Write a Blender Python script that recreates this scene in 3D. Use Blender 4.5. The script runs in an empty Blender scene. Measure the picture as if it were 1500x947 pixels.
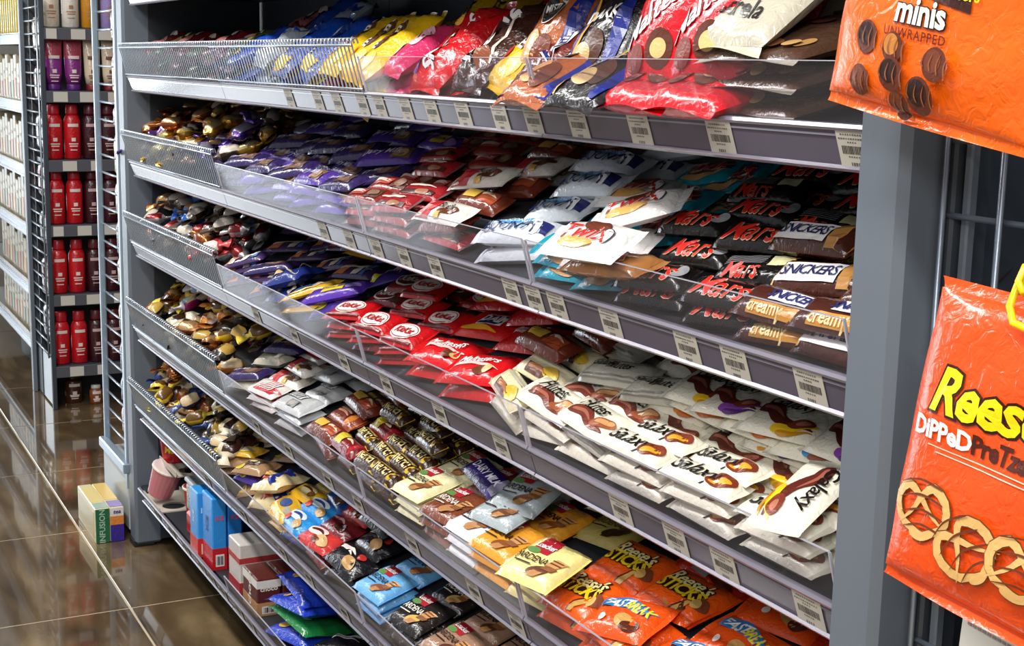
import bpy, math, random
from mathutils import Matrix, Vector
random.seed(7)
SC = bpy.context.scene
COL = SC.collection
# ------------------------------------------------------------------ camera
CAM_ROT = Matrix(((0.4594, -0.1674, 0.8723), (0.8880, 0.0638, -0.4554), (0.0206, 0.9838, 0.1780)))
CAM_LOC = Vector((0, -0.991, 1.60))
FPX, CX, CY = 2080.0, 750.0, 473.5
cam_d = bpy.data.cameras.new('camera'); cam = bpy.data.objects.new('camera', cam_d); COL.objects.link(cam)
cam_d.sensor_fit = 'HORIZONTAL'; cam_d.sensor_width = 36; cam_d.lens = FPX / 1500 * 36; cam_d.clip_start = 0.05
cam.matrix_world = Matrix.Translation(CAM_LOC) @ CAM_ROT.to_quaternion().to_matrix().to_4x4()
SC.camera = cam
# ------------------------------------------------------------------ world, lights, exposure
W = bpy.data.worlds.new('World'); SC.world = W; W.use_nodes = True
W.node_tree.nodes['Background'].inputs[0].default_value = (0.92, 0.96, 1.0, 1)
W.node_tree.nodes['Background'].inputs[1].default_value = 0.36
SC.view_settings.view_transform = 'Standard'; SC.view_settings.look = 'None'
SC.view_settings.exposure = 0.0; SC.view_settings.gamma = 1.0; SC.view_settings.use_curve_mapping = False
def lamp(name, loc, rot, sx, sy, power, col):
    d = bpy.data.lights.new(name, 'AREA'); d.shape = 'RECTANGLE'; d.size = sx; d.size_y = sy
    d.energy = power; d.color = col
    o = bpy.data.objects.new(name, d); COL.objects.link(o); o.location = loc; o.rotation_euler = rot
    return o
for lx, pw in ((-8.4, 12), (-6.0, 48), (-3.8, 62), (-1.6, 62), (0.6, 55)):
    lamp('ceiling_light', (lx, -1.25, 3.1), (0, 0, 0), 1.5, 0.30, pw, (1.0, 0.985, 0.95))
lamp('ceiling_light', (0.9, -2.6, 2.9), (math.radians(38), math.radians(12), 0), 1.4, 0.6, 46, (1.0, 0.97, 0.93))

# ------------------------------------------------------------------ helpers
def lin(c):
    return tuple((x / 12.92 if x <= 0.04045 else ((x + 0.055) / 1.055) ** 2.4) for x in c)
def hx(s):
    return lin(tuple(int(s[i:i + 2], 16) / 255 for i in (0, 2, 4)))
MATS = {}
def mat(key, col='888888', rough=0.4, metal=0.0, bump=0.0, bscale=60.0, coat=0.0, vary=0.0, vscale=8.0, spec=0.5):
    if key in MATS: return MATS[key]
    m = bpy.data.materials.new(key); m.use_nodes = True; nt = m.node_tree; b = nt.nodes['Principled BSDF']
    c = hx(col) if isinstance(col, str) else col
    b.inputs['Base Color'].default_value = (*c, 1); b.inputs['Roughness'].default_value = rough
    b.inputs['Metallic'].default_value = metal; b.inputs['Coat Weight'].default_value = coat
    b.inputs['Coat Roughness'].default_value = 0.12; b.inputs['Specular IOR Level'].default_value = spec
    if bump or vary:
        tc = nt.nodes.new('ShaderNodeTexCoord')
    if bump:
        n = nt.nodes.new('ShaderNodeTexNoise'); n.inputs['Scale'].default_value = bscale; n.inputs['Detail'].default_value = 2
        n.inputs['Distortion'].default_value = 1.2
        nt.links.new(tc.outputs['Object'], n.inputs['Vector'])
        bp = nt.nodes.new('ShaderNodeBump'); bp.inputs['Strength'].default_value = bump; bp.inputs['Distance'].default_value = 0.004
        nt.links.new(n.outputs['Fac'], bp.inputs['Height']); nt.links.new(bp.outputs['Normal'], b.inputs['Normal'])
    if vary:
        n2 = nt.nodes.new('ShaderNodeTexNoise'); n2.inputs['Scale'].default_value = vscale; n2.inputs['Detail'].default_value = 4
        nt.links.new(tc.outputs['Object'], n2.inputs['Vector'])
        mx = nt.nodes.new('ShaderNodeMixRGB'); mx.blend_type = 'MULTIPLY'; mx.inputs[1].default_value = (*c, 1)
        mx.inputs[0].default_value = 1.0
        cr = nt.nodes.new('ShaderNodeValToRGB'); cr.color_ramp.elements[0].position = 0.3; cr.color_ramp.elements[1].position = 0.7
        cr.color_ramp.elements[0].color = (1 - vary,) * 3 + (1,)
        nt.links.new(n2.outputs['Fac'], cr.inputs[0]); nt.links.new(cr.outputs[0], mx.inputs[2]); nt.links.new(mx.outputs[0], b.inputs['Base Color'])
    MATS[key] = m
    return m
def wrap(col, foil=False):            # glossy plastic or foil wrapper film
    k = 'film_' + col + ('_foil' if foil else '')
    return mat(k, col, 0.24 if not foil else 0.26, 0.0 if not foil else 0.75, 0.55, 70, 0.35)
def ink(col):
    return mat('ink_' + col, col, 0.32, 0, 0.25, 70, 0.2)

class MB:
    def __init__(s): s.v = []; s.f = []; s.m = []; s.mi = 0
    def vert(s, p): s.v.append(tuple(p)); return len(s.v) - 1
    def face(s, idx, m=None): s.f.append(tuple(idx)); s.m.append(s.mi if m is None else m)
    def box(s, c, d, M=None, bev=0.0):
        hx_, hy, hz = d[0] / 2, d[1] / 2, d[2] / 2; c = Vector(c)
        if bev <= 0:
            P = [Vector((x, y, z)) for x in (-hx_, hx_) for y in (-hy, hy) for z in (-hz, hz)]
            F = [(0, 1, 3, 2), (4, 6, 7, 5), (0, 4, 5, 1), (2, 3, 7, 6), (0, 2, 6, 4), (1, 5, 7, 3)]
        else:
            P = []; ix = {}
            for sx in (-1, 1):
                for sy in (-1, 1):
                    for sz in (-1, 1):
                        for a in range(3):
                            q = [sx * (hx_ - bev), sy * (hy - bev), sz * (hz - bev)]
                            q[a] = (sx * hx_, sy * hy, sz * hz)[a]
                            ix[(sx, sy, sz, a)] = len(P); P.append(Vector(q))
            F = []
            for a in range(3):
                b, e = (a + 1) % 3, (a + 2) % 3
                for sg in (-1, 1):
                    loop = []
                    for (sb, se) in ((-1, -1), (1, -1), (1, 1), (-1, 1)):
                        k = [0, 0, 0]; k[a] = sg; k[b] = sb; k[e] = se; loop.append(ix[(*k, a)])
                    F.append(tuple(loop if sg > 0 else loop[::-1]))
            for a in range(3):
                b, e = (a + 1) % 3, (a + 2) % 3
                for sb in (-1, 1):
                    for se in (-1, 1):
                        def K(sa, ax):
                            k = [0, 0, 0]; k[a] = sa; k[b] = sb; k[e] = se; return ix[(*k, ax)]
                        l = (K(-1, b), K(1, b), K(1, e), K(-1, e))
                        F.append(l if sb * se > 0 else l[::-1])
            for sx in (-1, 1):
                for sy in (-1, 1):
                    for sz in (-1, 1):
                        l = tuple(ix[(sx, sy, sz, a)] for a in range(3)); F.append(l if sx * sy * sz > 0 else l[::-1])
        o = len(s.v)
        for p in P:
            if M: p = M @ p
            s.v.append(tuple(p + c))
        for f in F: s.face([o + i for i in f])
        return s
    def tube(s, pts, r, n=8, cap=True):
        pts = [Vector(p) for p in pts]; rings = []
        for i, p in enumerate(pts):
            a = pts[max(i - 1, 0)]; b = pts[min(i + 1, len(pts) - 1)]
            t = (b - a).normalized(); u = t.orthogonal().normalized() if i == 0 else (u - t * u.dot(t)).normalized()
            w = t.cross(u); rr = r[i] if isinstance(r, (list, tuple)) else r
            rings.append([s.vert(p + (u * math.cos(k / n * 2 * math.pi) + w * math.sin(k / n * 2 * math.pi)) * rr) for k in range(n)])
        for A, B in zip(rings, rings[1:]):
            for k in range(n): s.face((A[k], A[(k + 1) % n], B[(k + 1) % n], B[k]))
        if cap: s.face(rings[0][::-1]); s.face(rings[-1])
        return s
    def lathe(s, prof, n=16, c=(0, 0, 0), sx=1.0, sy=1.0):      # prof: (radius, z); closes ends
        rings = []
        for r, z in prof:
            rings.append([s.vert((c[0] + sx * r * math.cos(k / n * 2 * math.pi), c[1] + sy * r * math.sin(k / n * 2 * math.pi), c[2] + z)) for k in range(n)])
        for A, B in zip(rings, rings[1:]):
            for k in range(n): s.face((A[k], A[(k + 1) % n], B[(k + 1) % n], B[k]))
        s.face(rings[0][::-1]); s.face(rings[-1])
        return s
    def grid(s, fn, nu, nv, m=None, flip=False):
        o = len(s.v)
        for i in range(nu + 1):
            for j in range(nv + 1): s.v.append(tuple(fn(i / nu, j / nv)))
        for i in range(nu):
            for j in range(nv):
                a = o + i * (nv + 1) + j
                q = (a, a + nv + 1, a + nv + 2, a + 1)
                s.face(q[::-1] if flip else q, m)
        return s
    def prism(s, poly, x0, x1):        # poly in (y, z), extruded along x
        n = len(poly); o = len(s.v)
        for x in (x0, x1):
            for y, z in poly: s.v.append((x, y, z))
        for k in range(n): s.face((o + k, o + (k + 1) % n, o + n + (k + 1) % n, o + n + k))
        s.face([o + k for k in range(n)][::-1]); s.face([o + n + k for k in range(n)])
        return s
    def mesh(s, name, mats, smooth=False):
        me = bpy.data.meshes.new(name); me.from_pydata(s.v, [], s.f)
        for m in (mats if isinstance(mats, (list, tuple)) else [mats]): me.materials.append(m)
        me.polygons.foreach_set('material_index', s.m)
        if smooth: me.polygons.foreach_set('use_smooth', [True] * len(s.f))
        me.update()
        return me
def link(name, me, parent=None, M=None):
    o = bpy.data.objects.new(name, me); COL.objects.link(o)
    if parent: o.parent = parent
    if M is not None: o.matrix_local = M
    return o
def tag(o, label, cat, group=None, kind=None):
    if label: o['label'] = label
    if cat: o['category'] = cat
    if group: o['group'] = group
    if kind: o['kind'] = kind
    return o
def empty(name, loc=(0, 0, 0), M=None):
    o = bpy.data.objects.new(name, None); COL.objects.link(o); o.empty_display_size = 0.02
    if M is not None: o.matrix_world = M
    else: o.location = loc
    return o
def T(x, y, z): return Matrix.Translation((x, y, z))
def RX(a): return Matrix.Rotation(math.radians(a), 4, 'X')
def RY(a): return Matrix.Rotation(math.radians(a), 4, 'Y')
def RZ(a): return Matrix.Rotation(math.radians(a), 4, 'Z')
_txt = {}
def text_tris(body, size, shear=0.0, bold=0.0, space=1.0):      # flat lettering outline -> (verts, faces), centred
    k = (body, size, shear, bold, space)
    if k in _txt: return _txt[k]
    c = bpy.data.curves.new('lettering', 'FONT'); c.body = body; c.size = size; c.shear = shear; c.offset = bold * size
    c.align_x = 'CENTER'; c.align_y = 'CENTER'; c.resolution_u = 2; c.space_character = space; c.fill_mode = 'FRONT'
    o = bpy.data.objects.new('lettering', c); COL.objects.link(o)
    dg = bpy.context.evaluated_depsgraph_get()
    me = bpy.data.meshes.new_from_object(o.evaluated_get(dg))
    r = ([tuple(v.co) for v in me.vertices], [tuple(p.vertices) for p in me.polygons])
    bpy.data.objects.remove(o); bpy.data.curves.remove(c); bpy.data.meshes.remove(me)
    _txt[k] = r
    return r
ORD = ['first', 'second', 'third', 'fourth', 'fifth', 'sixth', 'seventh', 'eighth', 'ninth', 'tenth', 'eleventh', 'twelfth', 'thirteenth',
       'fourteenth', 'fifteenth', 'sixteenth', 'seventeenth', 'eighteenth', 'nineteenth', 'twentieth', 'twenty-first', 'twenty-second',
       'twenty-third', 'twenty-fourth', 'twenty-fifth', 'twenty-sixth', 'twenty-seventh', 'twenty-eighth', 'twenty-ninth', 'thirtieth',
       'thirty-first', 'thirty-second', 'thirty-third', 'thirty-fourth', 'thirty-fifth', 'thirty-sixth', 'thirty-seventh', 'thirty-eighth', 'thirty-ninth', 'fortieth']

# ------------------------------------------------------------------ room shell: floor tiles, far wall with the shop window
def tile_material():
    m = bpy.data.materials.new('polished_brown_marble'); m.use_nodes = True; nt = m.node_tree; b = nt.nodes['Principled BSDF']
    tc = nt.nodes.new('ShaderNodeTexCoord'); oi = nt.nodes.new('ShaderNodeObjectInfo')
    ad = nt.nodes.new('ShaderNodeVectorMath'); ad.operation = 'ADD'
    nt.links.new(tc.outputs['Object'], ad.inputs[0]); nt.links.new(oi.outputs['Location'], ad.inputs[1])
    mp = nt.nodes.new('ShaderNodeMapping'); mp.inputs['Scale'].default_value = (1.0, 3.2, 1); mp.inputs['Rotation'].default_value = (0, 0, 0.5)
    nt.links.new(ad.outputs[0], mp.inputs[0])
    n = nt.nodes.new('ShaderNodeTexNoise'); n.inputs['Scale'].default_value = 2.2; n.inputs['Detail'].default_value = 8; n.inputs['Distortion'].default_value = 0.5
    nt.links.new(mp.outputs[0], n.inputs['Vector'])
    cr = nt.nodes.new('ShaderNodeValToRGB'); e = cr.color_ramp.elements
    e[0].position = 0.3; e[0].color = (*hx('3a2d20'), 1); e[1].position = 0.72; e[1].color = (*hx('8a7556'), 1)
    x = cr.color_ramp.elements.new(0.5); x.color = (*hx('5e4c36'), 1)
    nt.links.new(n.outputs['Fac'], cr.inputs[0]); nt.links.new(cr.outputs[0], b.inputs['Base Color'])
    b.inputs['Roughness'].default_value = 0.07; b.inputs['Specular IOR Level'].default_value = 0.7
    b.inputs['Coat Weight'].default_value = 0.5; b.inputs['Coat Roughness'].default_value = 0.03
    return m
fl = MB().box((-5.2, -1.2, -0.0262), (16, 6.6, 0.05)); floor = tag(link('floor', fl.mesh('floor', mat('grout', 'b9a88c', 0.7))), None, None, None, 'structure')
TP = 0.77
tile_me = MB().box((0, 0, -0.0035), (TP - 0.006, TP - 0.006, 0.007), bev=0.001).mesh('tile', tile_material())
for i in range(-12, 4):
    for j in range(-5, 2):
        link('tile', tile_me, floor, T(-4.04 + TP * (i + 0.5), -0.135 + TP * (j + 0.5), 0))
wl = MB(); wl.box((-13.05, -1.2, 1.6), (0.1, 6.6, 3.2))
tag(link('wall_far', wl.mesh('wall_far', mat('far_wall', 'c9c4bb', 0.7, vary=0.1))), None, None, None, 'structure')
wb = MB().box((-5.2, 2.05, 1.6), (16, 0.1, 3.2)); tag(link('wall_back', wb.mesh('wall_back', mat('back_wall', '8a8784', 0.7))), None, None, None, 'structure')
win = MB().box((-12.99, -2.35, 1.35), (0.02, 2.7, 2.5))
em = bpy.data.materials.new('daylight_pane'); em.use_nodes = True; bs = em.node_tree.nodes['Principled BSDF']
bs.inputs['Emission Color'].default_value = (0.86, 0.94, 1.0, 1); bs.inputs['Emission Strength'].default_value = 6.5; bs.inputs['Base Color'].default_value = (0.8, 0.85, 0.9, 1)
w1 = tag(link('window_1', win.mesh('window_1', em)), None, None, None, 'structure')
fr = MB()
for y in (-3.72, -2.8, -1.9, -0.98): fr.box((-12.96, y, 1.35), (0.05, 0.06, 2.6))
for z in (0.07, 2.62): fr.box((-12.96, -2.35, z), (0.05, 2.8, 0.06))
link('window_frame', fr.mesh('window_frame', mat('window_frame', '55585c', 0.4, 0.3)), w1)

# ------------------------------------------------------------------ rack: posts, back panels, grid panels
STEEL = mat('grey_powder_coat', '69717b', 0.4, 0.1, 0.03, 300)
STEELD = mat('dark_grey_powder_coat', '3b4149', 0.45, 0.1)
CHROME = mat('bright_zinc_wire', 'b9c3cf', 0.28, 0.75)
rack = tag(empty('display_rack', (-2.8, 0.2, 0)), 'dark grey steel display rack frame holding the tilted confectionery shelves', 'rack')
def part(name, mb, m, parent, smooth=False, base=None):
    # meshes are written in world coordinates; the parent's offset is undone
    o = link(name, mb.mesh(name, m, smooth), parent)
    o.matrix_parent_inverse = Matrix.Translation(-parent.location)
    return o
part('upright_post', MB().box((-1.0815, 0.036, 0.98), (0.073, 0.116, 1.95), bev=0.009), STEEL, rack)
part('post_side_channel', MB().box((-1.038, 0.055, 0.98), (0.014, 0.05, 1.95), bev=0.003), STEELD, rack)
part('upright_post', MB().box((-4.60, 0.045, 0.985), (0.085, 0.09, 1.95), bev=0.009), STEEL, rack)
part('upright_post', MB().box((-2.80, 0.43, 0.98), (0.06, 0.05, 1.95), bev=0.004), STEELD, rack)
for x0, x1 in ((-4.56, -3.47), (-3.47, -2.51), (-2.51, -1.83), (-1.83, -1.07)):
    part('back_panel', MB().box(((x0 + x1) / 2, 0.455, 1.0), (x1 - x0 - 0.006, 0.02, 1.96)), mat('back_panel', '39424d', 0.5, 0.1), rack)
part('side_panel', MB().box((-4.555, 0.26, 1.0), (0.012, 0.36, 1.95)), STEELD, rack)
part('side_panel', MB().box((-1.072, 0.26, 1.0), (0.012, 0.34, 1.95)), STEELD, rack)
part('foot', MB().box((-4.60, 0.03, 0.012), (0.07, 0.07, 0.024), bev=0.004), mat('black_rubber', '17181a', 0.7), rack)
part('foot', MB().box((-1.0815, 0.03, 0.003), (0.07, 0.07, 0.006)), mat('black_rubber', '17181a', 0.7), rack)
part('kick_plate', MB().box((-2.85, 0.33, 0.075), (3.4, 0.02, 0.13)), mat('kick', '22262b', 0.6), rack)

def grid_panel(name, label, x0, x1, z0, z1, y, dx, dz, xs, zs, r, m, frame=None):
    g = tag(empty(name, ((x0 + x1) / 2, y, z0)), label, 'grid panel')
    z = zs
    while z < z1:
        if z > z0: part('wire', MB().tube([(x0, y, z), (x1, y, z)], r, 6), m, g, True)
        z += dz
    x = xs
    while x <= x1 + 1e-6:
        if x >= x0 - 1e-6: part('wire', MB().tube([(x, y - 1.8 * r, z0), (x, y - 1.8 * r, z1)], r, 6), m, g, True)
        x += dx
    return g
WIRE = mat('grey_wire', '8b95a3', 0.3, 0.6)
gr = grid_panel('grid_panel', 'grey wire grid panel beside near post, hung with orange bags', -1.045, -0.60, 0.3, 1.9, 0.03, 0.0735, 0.0735, -1.0376 + 0.0735 * 0, 0.293 + 0.0735 - 0.004, 0.0033, WIRE)
part('frame_rail', MB().box((-1.024, 0.045, 1.1), (0.010, 0.012, 1.6), bev=0.002), STEEL, gr)
gl = grid_panel('grid_panel', 'bright wire grid panel left of far post, hung with small packs', -5.03, -4.665, 0.27, 1.93, 0.02, 0.37, 0.06, -5.03, 0.252, 0.004, CHROME)
part('frame_rail', MB().box((-4.668, 0.012, 1.05), (0.03, 0.03, 1.75), bev=0.004), mat('pale_steel', '9fb0c0', 0.3, 0.5), gl)
part('frame_rail', MB().box((-5.03, 0.012, 1.05), (0.02, 0.02, 1.75), bev=0.004), mat('pale_steel', '9fb0c0', 0.3, 0.5), gl)
bay = tag(empty('end_bay', (-4.85, 0.2, 0)), 'grey steel end bay behind the bright wire grid panel', 'rack')
part('back_panel', MB().box((-4.85, 0.30, 1.0), (0.40, 0.012, 1.9)), mat('bay_back', '70757a', 0.5), bay)
part('base_plinth', MB().box((-4.85, 0.14, 0.13), (0.40, 0.28, 0.20), bev=0.006), mat('pale_plinth', 'a3a9ab', 0.3), bay)
part('base_rail', MB().box((-4.85, 0.0, 0.248), (0.40, 0.03, 0.035), bev=0.004), mat('pale_steel', '9fb0c0', 0.3, 0.5), bay)
bay2 = tag(empty('side_bay', (-0.8, 0.2, 0)), 'dark grey shelf bay behind the near wire grid panel', 'rack')
part('back_panel', MB().box((-0.62, 0.36, 1.0), (0.86, 0.012, 1.9)), mat('bay_dark', '2b3138', 0.5), bay2)
part('cross_beam', MB().box((-0.62, 0.20, 1.300), (0.86, 0.30, 0.035), bev=0.004), STEEL, bay2)
part('cross_beam', MB().box((-0.62, 0.33, 1.38), (0.86, 0.05, 0.05), bev=0.004), STEELD, bay2)
part('cross_beam', MB().box((-0.62, 0.20, 0.96), (0.86, 0.30, 0.035), bev=0.004), STEELD, bay2)

# ------------------------------------------------------------------ shelves
SNAME = ['upper', 'top', 'second', 'third', 'fourth', 'fifth', 'bottom']
ZB = [1.76, 1.50, 1.237, 0.985, 0.712, 0.452, 0.178]           # lower edge of each price strip
TILT = [0, 10, 19, 19, 19, 19, 0]
BAND = 0.046
JX = [-4.50, -3.475, -2.51, -1.835, -1.1185]
def glass_mat(key, tint, base, ior):
    m = bpy.data.materials.new(key); m.use_nodes = True; nt = m.node_tree
    for n in list(nt.nodes): nt.nodes.remove(n)
    out = nt.nodes.new('ShaderNodeOutputMaterial'); tr = nt.nodes.new('ShaderNodeBsdfTransparent'); gl_ = nt.nodes.new('ShaderNodeBsdfGlossy')
    df = nt.nodes.new('ShaderNodeBsdfDiffuse'); f = nt.nodes.new('ShaderNodeMath'); lw = nt.nodes.new('ShaderNodeLayerWeight'); pw = nt.nodes.new('ShaderNodeMath'); a = nt.nodes.new('ShaderNodeMixShader'); b = nt.nodes.new('ShaderNodeMixShader')
    tr.inputs[0].default_value = (*tint, 1); gl_.inputs['Roughness'].default_value = 0.04; df.inputs[0].default_value = (0.75, 0.74, 0.78, 1)
    lw.inputs[0].default_value = 0.5; pw.operation = 'POWER'; pw.inputs[1].default_value = 4.0; f.operation = 'MULTIPLY_ADD'
    f.inputs[1].default_value = ior; f.inputs[2].default_value = 0.02
    nt.links.new(lw.outputs['Facing'], pw.inputs[0]); nt.links.new(pw.outputs[0], f.inputs[0]); a.inputs[0].default_value = base
    nt.links.new(tr.outputs[0], a.inputs[1]); nt.links.new(df.outputs[0], a.inputs[2])
    nt.links.new(f.outputs[0], b.inputs[0]); nt.links.new(a.outputs[0], b.inputs[1]); nt.links.new(gl_.outputs[0], b.inputs[2])
    nt.links.new(b.outputs[0], out.inputs[0])
    return m
PLEXI = glass_mat('clear_acrylic', (0.93, 0.92, 0.95), 0.02, 0.32)
EDGE = mat('acrylic_edge', 'aeabb8', 0.15, 0.0, spec=0.8)
STRIP = mat('price_strip_pvc', '5d5868', 0.2, 0.15, 0.0, 40, 0.35)
LIP = mat('strip_lip', '7d7986', 0.3, 0.2, coat=0.2)
DECK = mat('shelf_deck', '2b2f35', 0.5, 0.2)
def front(i, t, out=0.0):     # point on the leaning front: t<0 strip, t>0 riser; returns (y, z)
    return (-0.018 / 0.065 * t * (1 if t > 0 else 1.25) - out, ZB[i] + BAND + t)
SHELF = {}
LABS = ['grey shelf above the top row of bags, mostly out of view', 'top shelf with wire and clear fronts, filled with large sweet bags', 'second shelf with clear front, black and white chocolate bars',
        'third shelf with clear front, red and cream chocolate bars', 'fourth shelf with clear front, wafer packs and orange packs', 'fifth shelf with clear front, sachets and blue wafer packs', 'bottom shelf with boxes, cups and biscuit bags']
for i in range(7):
    sh = tag(empty('shelf', (-2.8, 0.0, ZB[i])), LABS[i], 'shelf'); SHELF[i] = sh
    zt = ZB[i] + BAND; th = math.radians(TILT[i])
    def dk(s, h): return (0.02 + s * math.cos(th) - h * math.sin(th), zt - 0.008 + s * math.sin(th) + h * math.cos(th))
    st = 0.0 if i in (0, 1, 6) else 0.034
    prof = [dk(0, -0.012), dk(0, 0), dk(0.085, 0)] + ([dk(0.092, st)] if st else []) + [dk(0.42, st), dk(0.42, -0.012)]
    part('shelf_deck', MB().prism(prof[::-1], -4.55, -1.07), DECK, sh)
    for k in range(4):
        x0, x1 = JX[k] + 0.0015, JX[k + 1] - 0.0015
        ya, za = front(i, 0); yb, zb = front(i, -BAND)
        part('price_strip', MB().prism([(ya, za), (yb, zb), (yb + 0.006, zb), (ya + 0.006, za)], x0, x1), STRIP, sh)
        yc, zc = front(i, -BAND, 0.003)
        part('strip_lip', MB().prism([(yc, zc + 0.0045), (yc - 0.003, zc + 0.001), (yc, zc - 0.002), (yc + 0.009, zc)], x0, x1), LIP, sh)
        yd, zd = front(i, -0.002, 0.002)
        part('strip_rail', MB().prism([(yd + 0.006, zd + 0.005), (yd, zd + 0.004), (yd - 0.002, zd), (yd, zd - 0.003), (yd + 0.006, zd - 0.003)], x0, x1), LIP, sh)
        part('strip_rail', MB().prism([(yd + 0.006 + .003, zd - 0.006), (yd + .0035, zd - 0.0065), (yd + .0035, zd - 0.009), (yd + 0.009, zd - 0.009)], x0, x1), LIP, sh)
        if i == 0: continue
        wire = (k == 0 and i < 6) or (i == 1 and k == 1)
        if wire:
            H = 0.098; w = MB(); n = int((x1 - x0) / 0.020)
            for q in range(n):
                x = x0 + 0.006 + q * (x1 - x0 - 0.012) / (n - 1)
                p = [(x, *front(i, 0.002)), (x, *front(i, H * 0.92)), (x, front(i, H)[0] + 0.002, front(i, H)[1]), (x, front(i, H)[0] + 0.012, front(i, H)[1] + 0.002), (x, front(i, H)[0] + 0.016, front(i, H)[1] - 0.008)]
                w.tube(p, 0.0019, 4, False)
            o = part('wire_front', w, CHROME, sh, True); o['kind'] = 'stuff'
            part('wire_rail', MB().tube([(x0, *front(i, H - 0.012, 0.003)), (x1, *front(i, H - 0.012, 0.003))], 0.0028, 6), CHROME, sh, True)
            part('wire_rail', MB().tube([(x0, *front(i, 0.006, 0.003)), (x1, *front(i, 0.006, 0.003))], 0.0022, 6), CHROME, sh, True)
        elif not (i == 6 and k == 0):
            H = 0.066 if i < 6 else 0.05
            ya, za = front(i, 0.001); yb, zb = front(i, H)
            rp = part('clear_front', MB().prism([(ya, za), (ya + 0.0025, za), (yb + 0.0025, zb), (yb, zb)], x0 + 0.004, x1 - 0.004), PLEXI, sh)
            part('clear_front_edge', MB().prism([(yb - 0.0003, zb), (yb + 0.0028, zb), (yb + 0.0028, zb + 0.0010), (yb - 0.0003, zb + 0.0010)], x0 + 0.004, x1 - 0.004), EDGE, sh)
            for xe in (x0 + 0.0035, x1 - 0.0035):
                part('clear_front_edge', MB().prism([(ya - 0.0003, za), (ya + 0.003, za), (yb + 0.003, zb), (yb - 0.0003, zb)], xe - 0.0012, xe + 0.0012), EDGE, sh)

# ------------------------------------------------------------------ wrapped goods: shapes
def hsh(*a): return random.Random(str(a)).random()
class Pillow:
    """A flow-wrapped pack: length along x, width along y, lying on z = 0."""
    def __init__(s, L, W, T_, p=5.0, q=3.0, crumple=0.06, seed=0):
        s.L, s.W, s.T, s.p, s.q = L, W, T_, p, q; r = random.Random(seed * 77 + 5)
        s.w = [(r.uniform(2, 7) / L * 3, r.uniform(2, 6) / W * 2, r.uniform(0, 6.28), r.uniform(-1, 1)) for _ in range(5)]; s.c = crumple
    def f(s, x, y):
        u = min(1, abs(2 * x / s.L)); v = min(1, abs(2 * y / s.W))
        return math.sqrt(max(0, 1 - u ** s.p)) * max(0, 1 - v ** s.q) ** 0.5
    def noise(s, x, y): return sum(a * math.sin(kx * x + ky * y + ph) for kx, ky, ph, a in s.w) / 2.2
    def top(s, x, y):
        f = s.f(x, y)
        return s.T * (0.45 + 0.55 * f) + s.c * s.T * s.noise(x, y) * f
    def bot(s, x, y): return s.T * 0.45 * (1 - s.f(x, y))
    def mesh(s, name, m, nx=12, ny=6):
        mb = MB()
        def xx(a): t = 2 * a - 1; return s.L / 2 * math.copysign(1 - (1 - abs(t)) ** 1.5, t)
        def yy(a): t = 2 * a - 1; return s.W / 2 * math.copysign(1 - (1 - abs(t)) ** 1.6, t)
        mb.grid(lambda a, b: (xx(a), yy(b), s.top(xx(a), yy(b))), nx, ny)
        mb.grid(lambda a, b: (xx(a), yy(b), s.bot(xx(a), yy(b))), nx, ny, flip=True)
        return mb.mesh(name, m, True)
    def seal(s, name, m, sg, c):
        mb = MB(); n = 10
        def fn(a, b):
            y = (b - 0.5) * s.W * (0.98 + 0.05 * a); z = s.T * 0.45 + 0.0009 * math.sin(a * 22) + s.c * s.T * 0.8 * math.sin(b * 5 + sg) * a
            tooth = 0.0012 * ((round(b * 24) % 2) * 2 - 1) if a > 0.99 else 0
            return (sg * (s.L / 2 - 0.001 + c * a + tooth), y, z)
        mb.grid(fn, 4, 12, flip=sg < 0)
        return mb.mesh(name, m, True)
EPS = 0.0009
def conform(mb, P, verts, faces, eps, m):
    o = len(mb.v)
    for x, y, z in verts: mb.v.append((x, y, P.top(x, y) + eps))
    for f in faces: mb.face([o + i for i in f], m)
def patch(mb, P, fn, nu, nv, eps, m):
    g = MB(); g.grid(lambda a, b: (*fn(a, b), 0), nu, nv)
    # keep the winding facing up
    v = g.v; f = g.f[len(g.f) // 2]; a, b, c = (Vector(v[f[0]]), Vector(v[f[1]]), Vector(v[f[2]]))
    up = (b - a).cross(c - a).z > 0
    conform(mb, P, g.v, [q if up else q[::-1] for q in g.f], eps, m)
KIND = {}; SCALE = 1.22
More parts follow.
